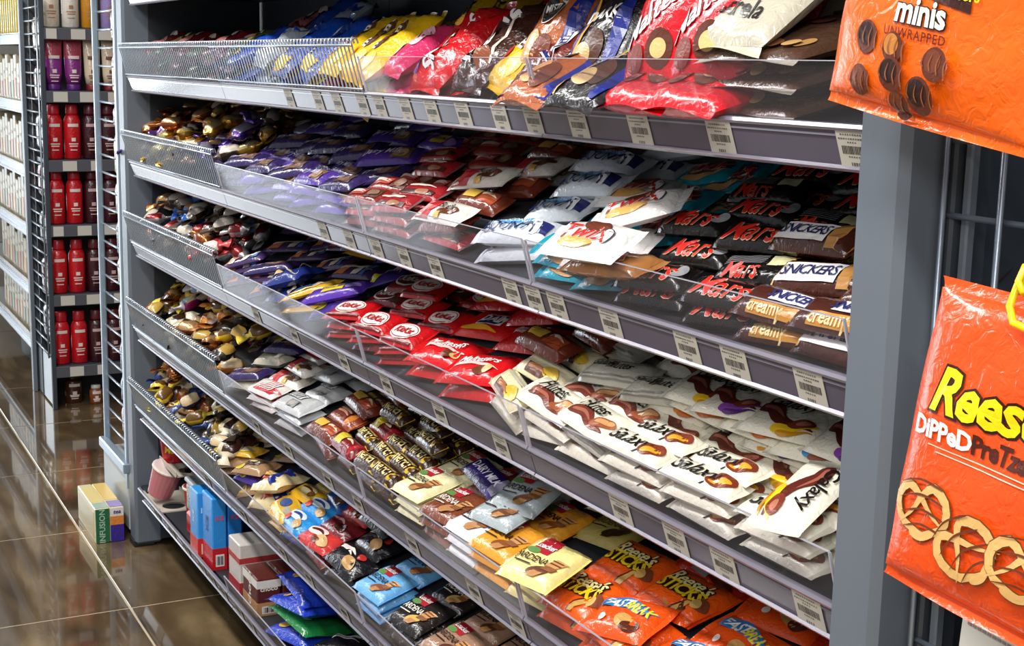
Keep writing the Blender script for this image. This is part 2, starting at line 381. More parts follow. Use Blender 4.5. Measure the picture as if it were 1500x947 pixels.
def build_prints(K, P, prints):
    """printed pictures and lettering laid on the upper face; x, y given as fractions of half length / half width"""
    pm, tm = MB(), MB(); pmat, tmat = [], []
    def slot(lst, c):
        m = ink(c)
        if m not in lst: lst.append(m)
        return lst.index(m)
    lay = 0
    for pr in prints:
        t = pr[0]; hl, hw = P.L / 2, P.W / 2
        if t != 't': lay += 1
        e = EPS + 0.00025 * lay
        if t == 'r':
            _, x0, y0, x1, y1, c = pr[:6]; sk = pr[6] if len(pr) > 6 else 0
            patch(pm, P, lambda a, b: (hl * (x0 + (x1 - x0) * a) + sk * hw * (b - .5), hw * (y0 + (y1 - y0) * b)), max(2, int(10 * abs(x1 - x0) / 2)), 4, e, slot(pmat, c))
        elif t == 'e':
            _, cx, cy, rx, ry, rot, c = pr; cr, sr = math.cos(math.radians(rot)), math.sin(math.radians(rot))
            def fe(a, b):
                u = math.cos(math.pi * (1 - a)); w = math.sin(math.pi * a) * (2 * b - 1)
                X, Y = rx * u, ry * w
                return (cx * hl + X * cr - Y * sr, cy * hw + X * sr + Y * cr)
            patch(pm, P, fe, 12, 3, e, slot(pmat, c))
        elif t == 's':                  # swoosh along control points, tapering
            _, pts, w, c = pr; tap = 1
            def ctr(a):
                q = a * (len(pts) - 1); i = min(int(q), len(pts) - 2); u = q - i
                p0, p1, p2, p3 = pts[max(i - 1, 0)], pts[i], pts[i + 1], pts[min(i + 2, len(pts) - 1)]
                return [0.5 * ((2 * p1[k]) + (p2[k] - p0[k]) * u + (2 * p0[k] - 5 * p1[k] + 4 * p2[k] - p3[k]) * u * u + (3 * p1[k] - p0[k] - 3 * p2[k] + p3[k]) * u ** 3) for k in (0, 1)]
            def fs(a, b):
                c0 = ctr(max(0, a - 0.02)); c1 = ctr(min(1, a + 0.02)); cc = ctr(a)
                dx, dy = (c1[0] - c0[0]) * hl, (c1[1] - c0[1]) * hw; l = math.hypot(dx, dy) or 1
                ww = w * (math.sin(math.pi * (0.03 + 0.94 * a) ** 0.72) ** 0.8) * (1.12 - 0.3 * a) * (2 * b - 1)
                return (cc[0] * hl - dy / l * ww, cc[1] * hw + dx / l * ww)
            patch(pm, P, fs, 14, 2, e, slot(pmat, c))
        elif t == 't':
            _, body, x, y, size, rot, c = pr[:7]; o = dict(pr[7]) if len(pr) > 7 else {}
            cr, sr = math.cos(math.radians(rot)), math.sin(math.radians(rot))
            for k, (col_, bold, dz) in enumerate(([(o['out'], o.get('bold', 0.02) + o.get('ow', 0.035), 0)] if 'out' in o else []) + [(c, o.get('bold', 0.012), 0.0005)]):
                v, f = text_tris(body, size, o.get('shear', 0), bold, o.get('sp', 1.0))
                v = [(x * hl + a * cr - b * sr, y * hw + a * sr + b * cr, 0) for a, b, _ in v]
                conform(tm, P, v, f, EPS + 0.0003 * (lay + 1) + dz, slot(tmat, col_))
    if pm.v: K['kids'].append(('printed_picture', pm.mesh('printed_picture', pmat)))
    if tm.v: K['kids'].append(('lettering', tm.mesh('lettering', tmat)))
def kind(key, name, desc, cat, L, W, T_, col, prints=(), p=5.0, q=3.0, crimp=0.010, crumple=0.06, foil=False, sealcol=None, nvar=2, nx=12, ny=6, group=None, sc=None):
    sc = SCALE if sc is None else sc
    K = dict(name=name, desc=desc, cat=cat, L=(L + 2 * crimp) * sc, W=W * sc, T=T_ * sc, kids=[], bodies=[], group=group, sc=sc)
    for s in range(nvar):
        P = Pillow(L, W, T_, p, q, crumple, s)
        K['bodies'].append(P.mesh(name, wrap(col, foil), nx, ny))
        kk = dict(kids=[])
        if crimp:
            m = wrap(sealcol or col, foil)
            kk['kids'] += [('crimped_end', P.seal('crimped_end', m, -1, crimp)), ('crimped_end', P.seal('crimped_end', m, 1, crimp))]
        build_prints(kk, P, prints); K['kids'].append(kk['kids'])
    KIND[key] = K
    return K
ITEMS = []
def put(key, M, shelf, row, layer=0, note=None, var=None):
    K = KIND[key]; v = random.randrange(len(K['bodies'])) if var is None else var % len(K['bodies'])
    o = link(K['name'], K['bodies'][v]); o.matrix_world = M @ Matrix.Scale(K['sc'], 4)
    for n, me in K['kids'][v]: link(n, me, o)
    tag(o, None, K['cat'])
    ITEMS.append((o, K, shelf, row, layer, M.translation.x, note))
    return o
def frame(i):          # shelf-local frame: x along the rack, y up the tilted deck, z away from it
    return T(0, 0.02, ZB[i] + BAND - 0.008) @ RX(TILT[i])
FR = [frame(i) for i in range(7)]
STEP = [0 if i in (0, 1, 6) else 0.034 for i in range(7)]
def proj(p):
    c = CAM_ROT.transposed() @ (Vector(p) - CAM_LOC)
    return (CX + FPX * c.x / -c.z, CY - FPX * c.y / -c.z)
def fx(i, u, s=0.03, h=0.05):     # rack coordinate x whose shelf point (s, h) is seen at picture column u
    a, b = -9.0, -0.6
    for _ in range(40):
        m = (a + b) / 2
        if proj(FR[i] @ Vector((m, s, h)))[0] < u: a = m
        else: b = m
    return (a + b) / 2
def spot(i, u, v, h):              # where the sight line meets the plane h above the tilted deck -> (x, s)
    d = CAM_ROT @ Vector(((u - CX) / FPX, -(v - CY) / FPX, -1)); I = FR[i].inverted()
    o = I @ CAM_LOC; e = I.to_3x3() @ d; t = (h - o.z) / e.z
    q = o + e * t
    return q.x, q.y
def rowname(s): return ['front', 'second', 'third', 'fourth', 'fifth', 'sixth', 'back', 'back'][max(0, min(7, int(s / 0.062)))]
def at(key, i, u, v, yaw=0, h=None, rx=0, ry=0, var=None, note=None):
    """lay one pack on shelf i so that its middle is seen at picture point (u, v); h = height of its underside above the deck"""
    K = KIND[key]; h = STEP[i] + 0.002 if h is None else h
    x, s = spot(i, u, v, h + K['T'] * 0.6)
    return put(key, FR[i] @ T(x, s, h) @ RZ(yaw) @ RX(rx) @ RY(ry), i, rowname(s), 0, note, var)
def zone(i, u0, u1, keys, yaw=0.0, s0=0.008, s1=0.36, nf=2, jit=6.0, pad=0.92, lift=0.0, second=0.0, tilt=0.0, skip=0.0, x0=None, x1=None, tj=3.0, base=None, lean=0.0):
    xa = fx(i, u0) if x0 is None else x0; xb = fx(i, u1) if x1 is None else x1
    keys = keys if isinstance(keys, (list, tuple)) else [keys]
    K0 = KIND[keys[0]]; ca, sa = abs(math.cos(math.radians(yaw))), abs(math.sin(math.radians(yaw)))
    ex = (K0['L'] * ca + K0['W'] * sa) * pad; es = (K0['L'] * sa + K0['W'] * ca) * pad
    nxn = max(1, round((xb - xa) / ex)); s = s0 + es / 2; r = 0
    while s < s1:
        for k in range(nxn):
            if r and random.random() < skip: continue
            key = random.choice(keys); K = KIND[key]
            x = xa + (k + 0.5) * (xb - xa) / nxn + random.uniform(-.05, .05) * ex
            ss = s + random.uniform(-.04, .04) * es
            infront = (s - es / 2) < 0.07 and STEP[i] > 0
            h0 = (0.002 if infront else STEP[i] + 0.002) if base is None else base
            nl = (max(nf, min(4, round(0.062 / K['T']))) if STEP[i] else nf) if (r == 0 or infront) else (2 if random.random() < (second + 0.35 if second else 0) else 1)
            for l in range(nl):
                a = yaw + random.uniform(-jit, jit); kk = key if l == 0 else random.choice(keys)
                h = h0 + l * K['T'] * 0.98 + (lift * min(r, 2) if r else 0) + random.uniform(0, 0.002)
                off = (0.5 * es if (l and not infront and STEP[i]) else 0.003 * l); put(kk, FR[i] @ T(x + random.uniform(-.004, .004) + (0.25 * ex if off > 0.01 else 0) * random.choice((-1, 1)), ss + off, h) @ RZ(a) @ RX(tilt + random.uniform(-tj, tj)) @ RY(-lean + random.uniform(-tj, tj)), i,
                    rowname(ss + off), 0 if l == nl - 1 else nl - 1 - l)
        s += es; r += 1
def finish_labels():
    groups = {}
    for it in ITEMS:
        o, K, sh, row, layer, x, note = it
        if note: o['label'] = note; continue
        groups.setdefault((K['desc'], sh, row, min(layer, 2)), []).append((x, o))
    for (d, sh, row, layer), l in groups.items():
        l.sort(key=lambda t: t[0])
        place = ', %s shelf, %s%s row' % (SNAME[sh], ('lower ' if layer == 1 else 'lowest ' if layer > 1 else ''), row)
        for k, (x, o) in enumerate(l):
            o['label'] = d + place + (', ' + ORD[min(k, 39)] + ' from left' if len(l) > 1 else '')
            o['group'] = d + ' on the ' + SNAME[sh] + ' shelf'

# ------------------------------------------------------------------ twist-wrapped sweets (small: one mesh each)
def sweet(key, desc, cols, R=0.011, L=0.03, foil=True, n=8, squash=0.8, group='heap of twist-wrapped sweets'):
    K = dict(sc=2.3, name='wrapped_sweet', desc=desc, cat='sweet', L=L + 0.02, W=2 * R, T=2 * R * squash, kids=[], bodies=[], group=group + ' ' + key)
    for sd in range(2):
        mb = MB(); r = random.Random(sd + len(key) * 3)
        xs = [(-L / 2 - 0.014, .95), (-L / 2 - 0.006, .55), (-L / 2, .25), (-L / 2 + 0.003, .7), (-L / 4, 1), (L / 4, 1), (L / 2 - 0.003, .7), (L / 2, .25), (L / 2 + 0.006, .55), (L / 2 + 0.014, .95)]
        rings = []
        for q, (x, f) in enumerate(xs):
            end = q < 2 or q > 7
            rings.append([mb.vert((x + (r.uniform(-.002, .002) if end else 0), R * f * math.cos(k / n * 6.283 + q * .15) * (r.uniform(.7, 1.2) if end else 1),
                                   R * squash * (1 + (f * (0.35 if end else 1)) * math.sin(k / n * 6.283 + q * .15)))) for k in range(n)])
        for q, (A, B) in enumerate(zip(rings, rings[1:])):
            for k in range(n): mb.face((A[k], B[k], B[(k + 1) % n], A[(k + 1) % n]), 0 if q in (3, 4, 5) else 1)
            if q == 4:
                pass
        for q in range(len(mb.m)):
            if mb.m[q] == 0 and (q % n) in (1, 2) and len(cols) > 2: mb.m[q] = 2
        K['bodies'].append(mb.mesh('wrapped_sweet', [wrap(c, foil) for c in cols], True)); K['kids'].append([])
    KIND[key] = K
def heap(i, u0, u1, keys, n, s0=0.045, s1=0.34, hmax=0.06, tries=80):
    xa, xb = fx(i, u0), fx(i, u1); pts = []
    for _ in range(n):
        for t in range(tries):
            x = random.uniform(xa + 0.02, xb - 0.02); s = s0 + (s1 - s0) * random.random() ** 1.2
            h = STEP[i] * (s > 0.09) + random.choice((0.002, 0.03, 0.055)[:max(1, int(hmax / 0.026))])
            if all((x - a) ** 2 + (s - b) ** 2 + ((h - c) * 1.8) ** 2 > 0.054 ** 2 for a, b, c in pts): break
        else: continue
        pts.append((x, s, h))
        put(random.choice(keys), FR[i] @ T(x, s, h) @ RZ(random.uniform(0, 180)) @ RX(random.uniform(-25, 25)) @ RY(random.uniform(-18, 18)), i, rowname(s))

# ------------------------------------------------------------------ kinds of packs
BR = '4a2318'
kind('mars', 'chocolate_bar', 'black chocolate bar with red script lettering', 'chocolate bar', 0.104, 0.040, 0.022, '14100f',
     [('t', 'Mars', -0.04, -0.12, 0.040, 0, 'd0241a', dict(out='e6c8a0', shear=0.35, bold=0.002, ow=0.014, sp=1.02)), ('e', 0.84, 0.1, 0.006, 0.011, -20, '8d8f93')], p=7, crimp=0.008)
kind('mars_back', 'chocolate_bar', 'black chocolate bar, ingredient side up, cream box', 'chocolate bar', 0.104, 0.046, 0.020, '14100f',
     [('r', 0.30, -0.15, 0.82, 0.55, 'd6d2a2')] + [('r', -0.85, 0.62 - 0.14 * k, 0.2, 0.56 - 0.14 * k, '77757a') for k in range(6)] +
     [('t', 'Mars', -0.25, -0.60, 0.026, 0, 'd0241a', dict(out='d08a68', shear=0.35, bold=0.002, ow=0.012))], p=8, crimp=0.008)
kind('snickers', 'chocolate_bar', 'brown gold bar, blue lettering, white panel', 'chocolate bar', 0.115, 0.046, 0.026, '4b251c',
     [('r', 0.52, -0.9, 1.0, 0.9, 'b98445'), ('r', -1.0, -0.9, -0.86, 0.9, 'c49a5c'), ('r', -0.84, -0.72, 0.5, 0.36, 'f0ecea', 0.2),
      ('t', 'SNICKERS', -0.17, -0.18, 0.0188, 0, '1d2258', dict(shear=0.15, bold=0.01, sp=0.86)), ('t', '2', -0.70, 0.62, 0.014, 0, 'e8a04a', dict(bold=0.02))], p=8, crimp=0.008)
kind('snickers_creamy', 'chocolate_bar', 'brown bar with gold creamy band, blue lettering', 'chocolate bar', 0.115, 0.046, 0.022, '4b251c',
     [('r', -0.6, -0.95, 0.95, -0.38, 'c98a30'), ('r', -0.2, -0.2, 0.75, 0.55, 'e9e6ec', 0.25), ('t', 'SNICKERS', 0.26, 0.16, 0.0165, 0, '2a2f6a', dict(bold=0.02, shear=0.15, sp=0.9)), ('t', 'creamy', -0.15, -0.66, 0.017, 0, 'f3dc9a', dict(bold=0.02))], p=8, crimp=0.008)
kind('snickers_box', 'chocolate_bar', 'brown bar with blue lettering, white top', 'chocolate bar', 0.115, 0.05, 0.03, '5a2c24',  # white printed panel above outlined blue lettering
     [('r', -0.98, 0.2, 0.95, 0.9, 'e2ded6'), ('t', 'SNICKERS', 0.0, -0.42, 0.022, 0, '22265c', dict(out='f0ecea', bold=0.02, ow=0.05, sp=0.92))], p=9, q=6, crimp=0.006)
for k, (c1, c2, dsc) in dict(a=('e6ebf1', '2d7fd2', 'white coconut bar with blue band'), b=('dfe6ee', '58a8e0', 'white coconut bar with pale blue band')).items():
    kind('bounty_' + k, 'chocolate_bar', dsc, 'chocolate bar', 0.118, 0.046, 0.026, c1,
         [('r', -0.6, 0.15, 0.55, 0.7, c2), ('r', 0.72, -0.5, 0.98, 0.5, '2c3070'), ('e', 0.62, -0.1, 0.012, 0.013, 0, 'f4f6f8'), ('t', 'BOUNTY', -0.08, -0.22, 0.025, 0, '22305e', dict(bold=0.01, sp=0.9)),
          ('t', 'COCONUT', -0.05, 0.42, 0.011, 0, 'eef4fa', dict(bold=0.01))], p=5, crimp=0.014, sealcol='dfe3ea', crumple=0.1)
kind('twix_teal', 'chocolate_bar', 'teal biscuit bar pouch with red lettering', 'chocolate bar', 0.118, 0.072, 0.02, '16a3ba',
     [('e', 0.02, 0.05, 0.046, 0.026, 0, '5b2a20'), ('s', [(-0.8, -0.5), (0, -0.75), (0.85, -0.3)], 0.006, 'd8a468'), ('t', 'Twix', 0.0, 0.02, 0.038, 0, 'd1241c', dict(out='f3e4d4', shear=0.25, bold=0.008, ow=0.016, sp=1.05)), ('t', 'Salted Caramel', 0.05, -0.36, 0.010, 0, 'f0e0c8')], p=4, crimp=0.014, crumple=0.12, sc=1.0)
kind('twix_white', 'chocolate_bar', 'white biscuit bar pouch with red lettering', 'chocolate bar', 0.125, 0.078, 0.028, 'ebe8e6',
     [('e', -0.12, -0.5, 0.034, 0.010, 0, 'd9a65a'), ('e', 0.1, 0.5, 0.03, 0.014, -15, '6a3524'), ('t', 'Twix', -0.1, 0.02, 0.044, 0, 'c8281e', dict(out='f6ece2', shear=0.25, bold=0.008, ow=0.014, sp=1.05)), ('e', 0.62, 0.0, 0.011, 0.014, 0, '4b4a52'), ('e', 0.62, 0.0, 0.009, 0.012, 0, 'e6e4e6')], p=4, crimp=0.016, crumple=0.07, sc=1.0)
kind('twix_gold', 'chocolate_bar', 'caramel gold biscuit bar with red lettering', 'chocolate bar', 0.12, 0.05, 0.022, 'a8703e',
     [('t', 'Twix', 0, 0, 0.034, 0, 'c8281e', dict(out='f2d8b0', shear=0.25, bold=0.02))], p=4, crimp=0.012, crumple=0.12)
kind('purple_bar', 'chocolate_bar', 'purple milk chocolate bar with white lettering', 'chocolate bar', 0.125, 0.046, 0.020, '54369a',
     [('r', 0.2, -0.7, 0.86, 0.5, '7a5a48'), ('t', 'Dairy Milk', -0.25, 0.15, 0.021, 0, 'e2dcec', dict(shear=0.2, bold=0.01)), ('e', 0.5, -0.15, 0.017, 0.009, 10, 'b89878')], p=6, crimp=0.012)
kind('purple_bar_dark', 'chocolate_bar', 'dark violet bar with brown picture', 'chocolate bar', 0.125, 0.046, 0.020, '33265a',
     [('r', -0.1, -0.5, 0.8, 0.4, '5c4038'), ('t', 'Dairy Milk', -0.45, 0.2, 0.016, 0, 'cfc6de', dict(shear=0.2)), ('e', 0.3, -0.05, 0.02, 0.008, 0, '94705a')], p=6, crimp=0.012)
kind('purple_bar_yellow', 'chocolate_bar', 'violet bar with yellow label panel', 'chocolate bar', 0.125, 0.05, 0.022, '5a34a8',
     [('r', -0.35, -0.5, 0.4, 0.55, 'd8c22e'), ('t', 'Dairy Milk', 0.05, 0.05, 0.013, 0, '4b2a92', dict(bold=0.01)), ('e', 0.7, -0.2, 0.016, 0.01, 0, '9b7cc4')], p=6, crimp=0.012)
kind('maroon_bar', 'chocolate_bar', 'red brown chocolate bar with silver ends', 'chocolate bar', 0.115, 0.042, 0.018, '8e2a22',
     [('r', 0.2, -0.6, 0.92, 0.6, '5a3028'), ('r', -0.85, -0.35, 0.1, 0.4, 'b8483a'), ('s', [(-0.8, 0.1), (-0.4, 0.25), (0.05, 0.05)], 0.003, 'e8cfc4'), ('s', [(-0.8, -0.1), (-0.4, 0.05), (0.05, -0.15)], 0.002, 'e8cfc4'), ('e', 0.55, 0, 0.016, 0.009, 0, '90705c')], p=7, crimp=0.014, sealcol='8d8a88')
kind('crimson_bar', 'chocolate_bar', 'crimson chocolate bar with brown stripe', 'chocolate bar', 0.115, 0.042, 0.018, 'a3232a',
     [('r', -0.9, -0.75, 0.9, -0.3, '4a2320'), ('s', [(-0.7, 0.2), (0, 0.35), (0.7, 0.2)], 0.0035, 'ecd8cc'), ('e', 0.3, -0.5, 0.02, 0.006, 0, 'a5775a')], p=7, crimp=0.012, sealcol='6a5a58')
kind('white_red_bar', 'chocolate_bar', 'white and red milk chocolate bar', 'chocolate bar', 0.12, 0.046, 0.02, 'e8e0d6',
     [('r', -1.0, -0.95, -0.2, 0.95, 'b82a30', 0.4), ('t', 'Bueno', 0.25, 0.2, 0.018, 0, '3a2a26', dict(bold=0.015, shear=0.2)), ('e', 0.45, -0.2, 0.026, 0.007, 10, '6a3a24'), ('r', 0.0, -0.9, 0.3, -0.5, 'd9a83c')], p=6, crimp=0.014, crumple=0.1)
kind('amber_bar', 'chocolate_bar', 'amber and brown bar with yellow label', 'chocolate bar', 0.115, 0.044, 0.026, '6e2f1e',
     [('r', -0.6, -0.3, 0.05, 0.5, 'e0b64a'), ('r', 0.2, -0.5, 0.9, 0.5, 'a84a2a'), ('s', [(0.2, 0.2), (0.5, 0.35), (0.85, 0.15)], 0.003, 'f0d8b8')], p=6, crimp=0.012)
kind('kitkat', 'wafer_bar', 'red wafer bar with white oval logo', 'chocolate bar', 0.098, 0.056, 0.016, 'bd1218',
     [('e', -0.02, 0.02, 0.037, 0.019, 0, 'efe4dc'), ('e', -0.02, 0.02, 0.0345, 0.0165, 0, 'a3141a'), ('e', -0.02, 0.02, 0.033, 0.015, 0, 'efe4dc'), ('t', 'KitKat', -0.02, 0.02, 0.019, 0, 'b3141a', dict(bold=0.03, shear=0.15)), ('r', -0.9, -0.92, 0.9, -0.72, '6e1014')], p=8, q=6, crimp=0.010)
kind('kitkat_dark', 'wafer_bar', 'dark red wafer bar with white oval logo', 'chocolate bar', 0.098, 0.056, 0.016, '6d1517',
     [('e', -0.02, 0.02, 0.037, 0.019, 0, 'd9cfc8'), ('e', -0.02, 0.02, 0.033, 0.0155, 0, '5a1214'), ('t', 'KitKat', -0.02, 0.02, 0.019, 0, 'e0d6cf', dict(bold=0.03, shear=0.15)), ('r', 0.62, -0.8, 0.98, 0.8, '4a2a20')], p=8, q=6, crimp=0.010)
kind('munch_red', 'sweet_pouch', 'bright red pouch with white lettering and picture', 'chocolate bag', 0.115, 0.07, 0.022, 'd0151b',
     [('t', 'Maltesers', -0.05, 0.28, 0.019, 4, 'f4ece8', dict(shear=0.3, bold=0.018)), ('s', [(-0.8, -0.1), (0, 0.02), (0.8, -0.2)], 0.0035, 'f0c8c4'), ('e', 0.3, -0.4, 0.012, 0.010, 0, '6a3a24'), ('e', 0.52, -0.32, 0.009, 0.008, 0, 'dcb878')], p=4, crimp=0.012, crumple=0.14)
kind('munch_navy', 'sweet_pouch', 'bright red pouch with navy label', 'chocolate bag', 0.12, 0.074, 0.02, 'cc161a',
     [('r', -0.42, -0.35, 0.5, 0.4, 'ead8d4', 0.3), ('r', -0.38, -0.3, 0.46, 0.35, '1e2452', 0.3), ('t', 'DAIM', 0.04, 0.02, 0.022, 0, 'f0ecec', dict(bold=0.03, shear=0.2)), ('s', [(-0.9, -0.6), (-0.2, -0.55), (0.5, -0.75)], 0.006, 'f0a830')], p=4, crimp=0.012, crumple=0.14)
kind('cream_twin', 'chocolate_bar', 'cream twin bar with brown chocolate picture', 'chocolate bar', 0.115, 0.042, 0.026, 'e2d9b4',
     [('r', -0.5, -0.9, 0.5, -0.25, '5a2a1a'), ('e', 0.55, -0.3, 0.020, 0.010, -10, 'd8b23a'), ('s', [(-0.4, -0.55), (0, -0.4), (0.45, -0.6)], 0.004, 'a86a40'), ('r', -0.6, 0.4, 0.6, 0.5, 'b8b2a0'), ('r', -0.6, 0.58, 0.6, 0.66, 'b8b2a0')], p=6, crimp=0.010)
kind('cream_twin_back', 'chocolate_bar', 'cream twin bar, printed back side up', 'chocolate bar', 0.115, 0.042, 0.026, 'd6cfb8',
     [('r', -0.8, 0.45 - 0.2 * k, 0.8, 0.37 - 0.2 * k, 'a49e8e') for k in range(5)] + [('r', 0.5, -0.5, 0.85, 0.5, 'efe9d8')], p=6, crimp=0.010)
kind('flutes', 'chocolate_bar', 'cream wafer roll pouch with black script', 'chocolate bar', 0.13, 0.058, 0.022, 'ebe4d0',
     [('s', [(-0.75, -0.35), (-0.1, -0.15), (0.4, -0.55), (0.9, -0.6)], 0.0095, '6e2f22'), ('s', [(-0.6, -0.3), (-0.1, -0.18), (0.3, -0.45)], 0.003, 'a5614a'), ('e', 0.66, -0.2, 0.022, 0.010, 25, '9a5636'), ('e', 0.7, -0.1, 0.016, 0.005, 25, 'd09a68'),
      ('t', 'Flutes', -0.05, 0.36, 0.030, 0, '1a1513', dict(shear=0.25, bold=0.012, sp=0.95))], p=5, crimp=0.012, crumple=0.1, sc=1.1)
kind('flutes_back', 'chocolate_bar', 'grey cream wafer pouch lying on its side', 'chocolate bar', 0.13, 0.05, 0.026, 'c6c1b2',
     [('t', 'Galaxy', -0.4, 0.2, 0.018, 0, '2a2522', dict(shear=0.3)), ('t', 'Flutes', 0.15, 0.1, 0.022, 0, '2a2522', dict(shear=0.25)), ('r', -0.9, -0.7, 0.9, -0.6, '8a867c'), ('r', -0.9, -0.9, 0.9, -0.82, '8a867c')], p=6, crimp=0.012, crumple=0.1, sc=1.1)
for k, (a1, a2, dsc) in dict(purple=('8e4bb0', '5c2c78', 'purple'), orange=('e08a2a', 'c86a20', 'orange'), yellow=('f0c21e', 'c88a18', 'yellow'), blue=('3b93c8', '8a4a30', 'blue')).items():
    kind('galaxy_' + k, 'chocolate_bar', 'cream chocolate slab, brown swirl and %s accent' % dsc, 'chocolate bar', 0.135, 0.088, 0.018, 'ece6d3',
         [('s', [(-0.85, 0.1), (-0.45, 0.18), (0.0, -0.35), (0.9, -0.5)], 0.0135, '5e241c'), ('s', [(-0.75, 0.18), (-0.4, 0.16), (0.0, -0.2)], 0.004, '9a5a48'), ('s', [(-0.1, -0.72), (0.35, -0.7), (0.95, -0.25)], 0.0085, a1), ('s', [(0.1, -0.9), (0.5, -0.85), (0.95, -0.6)], 0.004, a2),
          ('e', 0.55, -0.36, 0.022, 0.011, 15, '7d3524'), ('e', 0.6, -0.34, 0.012, 0.005, 15, 'b8735a'), ('t', 'Galaxy', -0.12, 0.52, 0.034, 0, '17110f', dict(shear=0.35, bold=0.012, sp=0.95))], p=6, q=5, crimp=0.013, crumple=0.09, sealcol='d9d4c2', sc=0.9)
kind('galaxy_bar', 'chocolate_bar', 'narrow cream bar with black script, brown swirl', 'chocolate bar', 0.135, 0.046, 0.026, 'ece6d3',
     [('t', 'Galaxy', -0.25, 0.0, 0.036, 0, '17110f', dict(shear=0.35, bold=0.012)), ('e', 0.62, -0.05, 0.024, 0.014, 20, '7d3524'), ('e', 0.64, -0.2, 0.018, 0.006, 20, 'd8a02a')], p=6, crimp=0.013, crumple=0.08, sealcol='d9d4c2', sc=0.95)
# fourth shelf
kind('milk_white_red', 'chocolate_bar', 'white bar with red slanted letter stripes', 'chocolate bar', 0.11, 0.05, 0.016, 'e6ddd8',
     [('r', -0.5, -0.8, 0.95, 0.0, 'c0282e', 0.5), ('r', -0.2, 0.1, 0.7, 0.7, 'd86a68', 0.5)] + [('r', -0.3 + 0.22 * k, -0.6, -0.2 + 0.22 * k, 0.6, 'f3ece8', 0.6) for k in range(5)], p=9, q=7, crimp=0.008)
kind('silver_slab', 'chocolate_bar', 'silver grey slab bar with dark lettering stripes', 'chocolate bar', 0.11, 0.06, 0.018, 'c2c3c4',
     [('r', -0.7, 0.1, 0.3, 0.7, '6e6d70', 0.3), ('r', -0.66, 0.16, 0.26, 0.64, 'd6d6d6', 0.3)] + [('r', -0.6 + 0.2 * k, 0.2, -0.53 + 0.2 * k, 0.6, '4c4a4e', 0.3) for k in range(4)] + [('r', -0.1, -0.75, 0.5, -0.1, '8f8d8e'), ('e', 0.2, -0.42, 0.012, 0.008, 0, 'b9b2aa')], p=8, q=6, crimp=0.014, crumple=0.12)
kind('rust_bar', 'chocolate_bar', 'rust brown bar with orange end and stripes', 'chocolate bar', 0.12, 0.046, 0.022, '8a3a22',
     [('r', 0.55, -0.8, 1.0, 0.8, 'd07a28'), ('r', -0.7, -0.5, 0.4, 0.5, '6a281c'), ('s', [(-0.6, 0.2), (-0.1, 0.3), (0.4, 0.15)], 0.003, 'e0b090'), ('s', [(-0.6, -0.15), (-0.1, 0.0), (0.4, -0.2)], 0.003, 'd89a78')], p=7, crimp=0.010)
kind('red_yellow_tube', 'biscuit_roll', 'red and yellow snack roll with brown bands', 'chocolate bar', 0.10, 0.036, 0.030, '7c1a20',
     [('r', -0.7, -0.7, -0.1, 0.7, 'd6c238'), ('r', 0.75, -0.9, 1.0, 0.9, 'b01a24'), ('s', [(0.0, 0.2), (0.3, 0.3), (0.65, 0.1)], 0.003, 'e9d5b0')], p=10, q=2.2, crimp=0.006)
kind('merci_tube', 'chocolate_roll', 'brown chocolate roll with yellow end, pale lettering', 'chocolate bar', 0.098, 0.034, 0.030, '3c2216',
     [('r', 0.62, -0.98, 1.0, 0.98, 'd8b62a'), ('r', -0.85, 0.55, 0.55, 0.9, 'b09a48'), ('t', 'merci', -0.2, 0.05, 0.030, 0, 'dcc98a', dict(bold=0.02)), ('e', 0.8, 0.1, 0.006, 0.008, 0, '5a3a1a')], p=12, q=2.2, crimp=0.005, sc=1.12)
GCOL = dict(cream=('ece4b6', 'e0d8a2', '8a4f2c'), brown=('7b4029', '6a3422', 'b8825a'), white=('eef0f0', 'e2e8ec', 'c08a62'), orange=('e39a2e', 'd58a22', '8a4a1e'), yellow=('efdf92', 'e6d27c', '6a3a22'),
            olive=('b9a85c', 'a3924c', '3a2418'), grey=('a9b2b6', '9aa4a8', '6e4632'), sky=('6fb0e2', '5a9fd6', '8a4f3a'), black=('26201f', '1d1818', 'd8b060'), tan=('a47f68', '936e58', '5c3222'))
for k, (c, sc, pc) in GCOL.items():
    fg = 'f0e8dc' if k in ('black', 'brown') else '2c1d16'
    kind('wafer_' + k, 'wafer_pack', '%s wafer pack with red logo panel' % dict(sky='sky blue').get(k, k), 'wafer pack', 0.105, 0.09, 0.020, c,
         [('r', -0.66, 0.26, 0.06, 0.86, 'a81e2c', 0.12), ('e', -0.58, 0.30, 0.014, 0.006, 0, '5f8a4a'), ('t', 'Loacker', -0.29, 0.58, 0.0145, 0, 'f4ece8', dict(bold=0.015, sp=0.9)), ('t', 'GARDENA', -0.38, -0.06, 0.0175, 0, fg, dict(bold=0.008, sp=0.9)),
          ('e', 0.30, -0.45, 0.020, 0.010, 20, pc), ('r', 0.40, -0.15, 0.86, 0.25, 'c9935c' if k != 'olive' else '4a3020', 0.25), ('r', 0.42, -0.02, 0.84, 0.04, '6a3a20', 0.03), ('r', 0.42, 0.12, 0.84, 0.17, '6a3a20', 0.03), ('r', 0.36, -0.36, 0.82, -0.15, '8a5632' if k != 'olive' else '2c1a12', 0.1), ('r', 0.12, -0.78, 0.48, -0.5, 'b98350' if k != 'olive' else '3a2418', 0.2), ('r', -0.8, -0.36, -0.1, -0.31, fg)], p=14, q=10, crimp=0.008, crumple=0.04, sealcol=sc, sc=1.08)
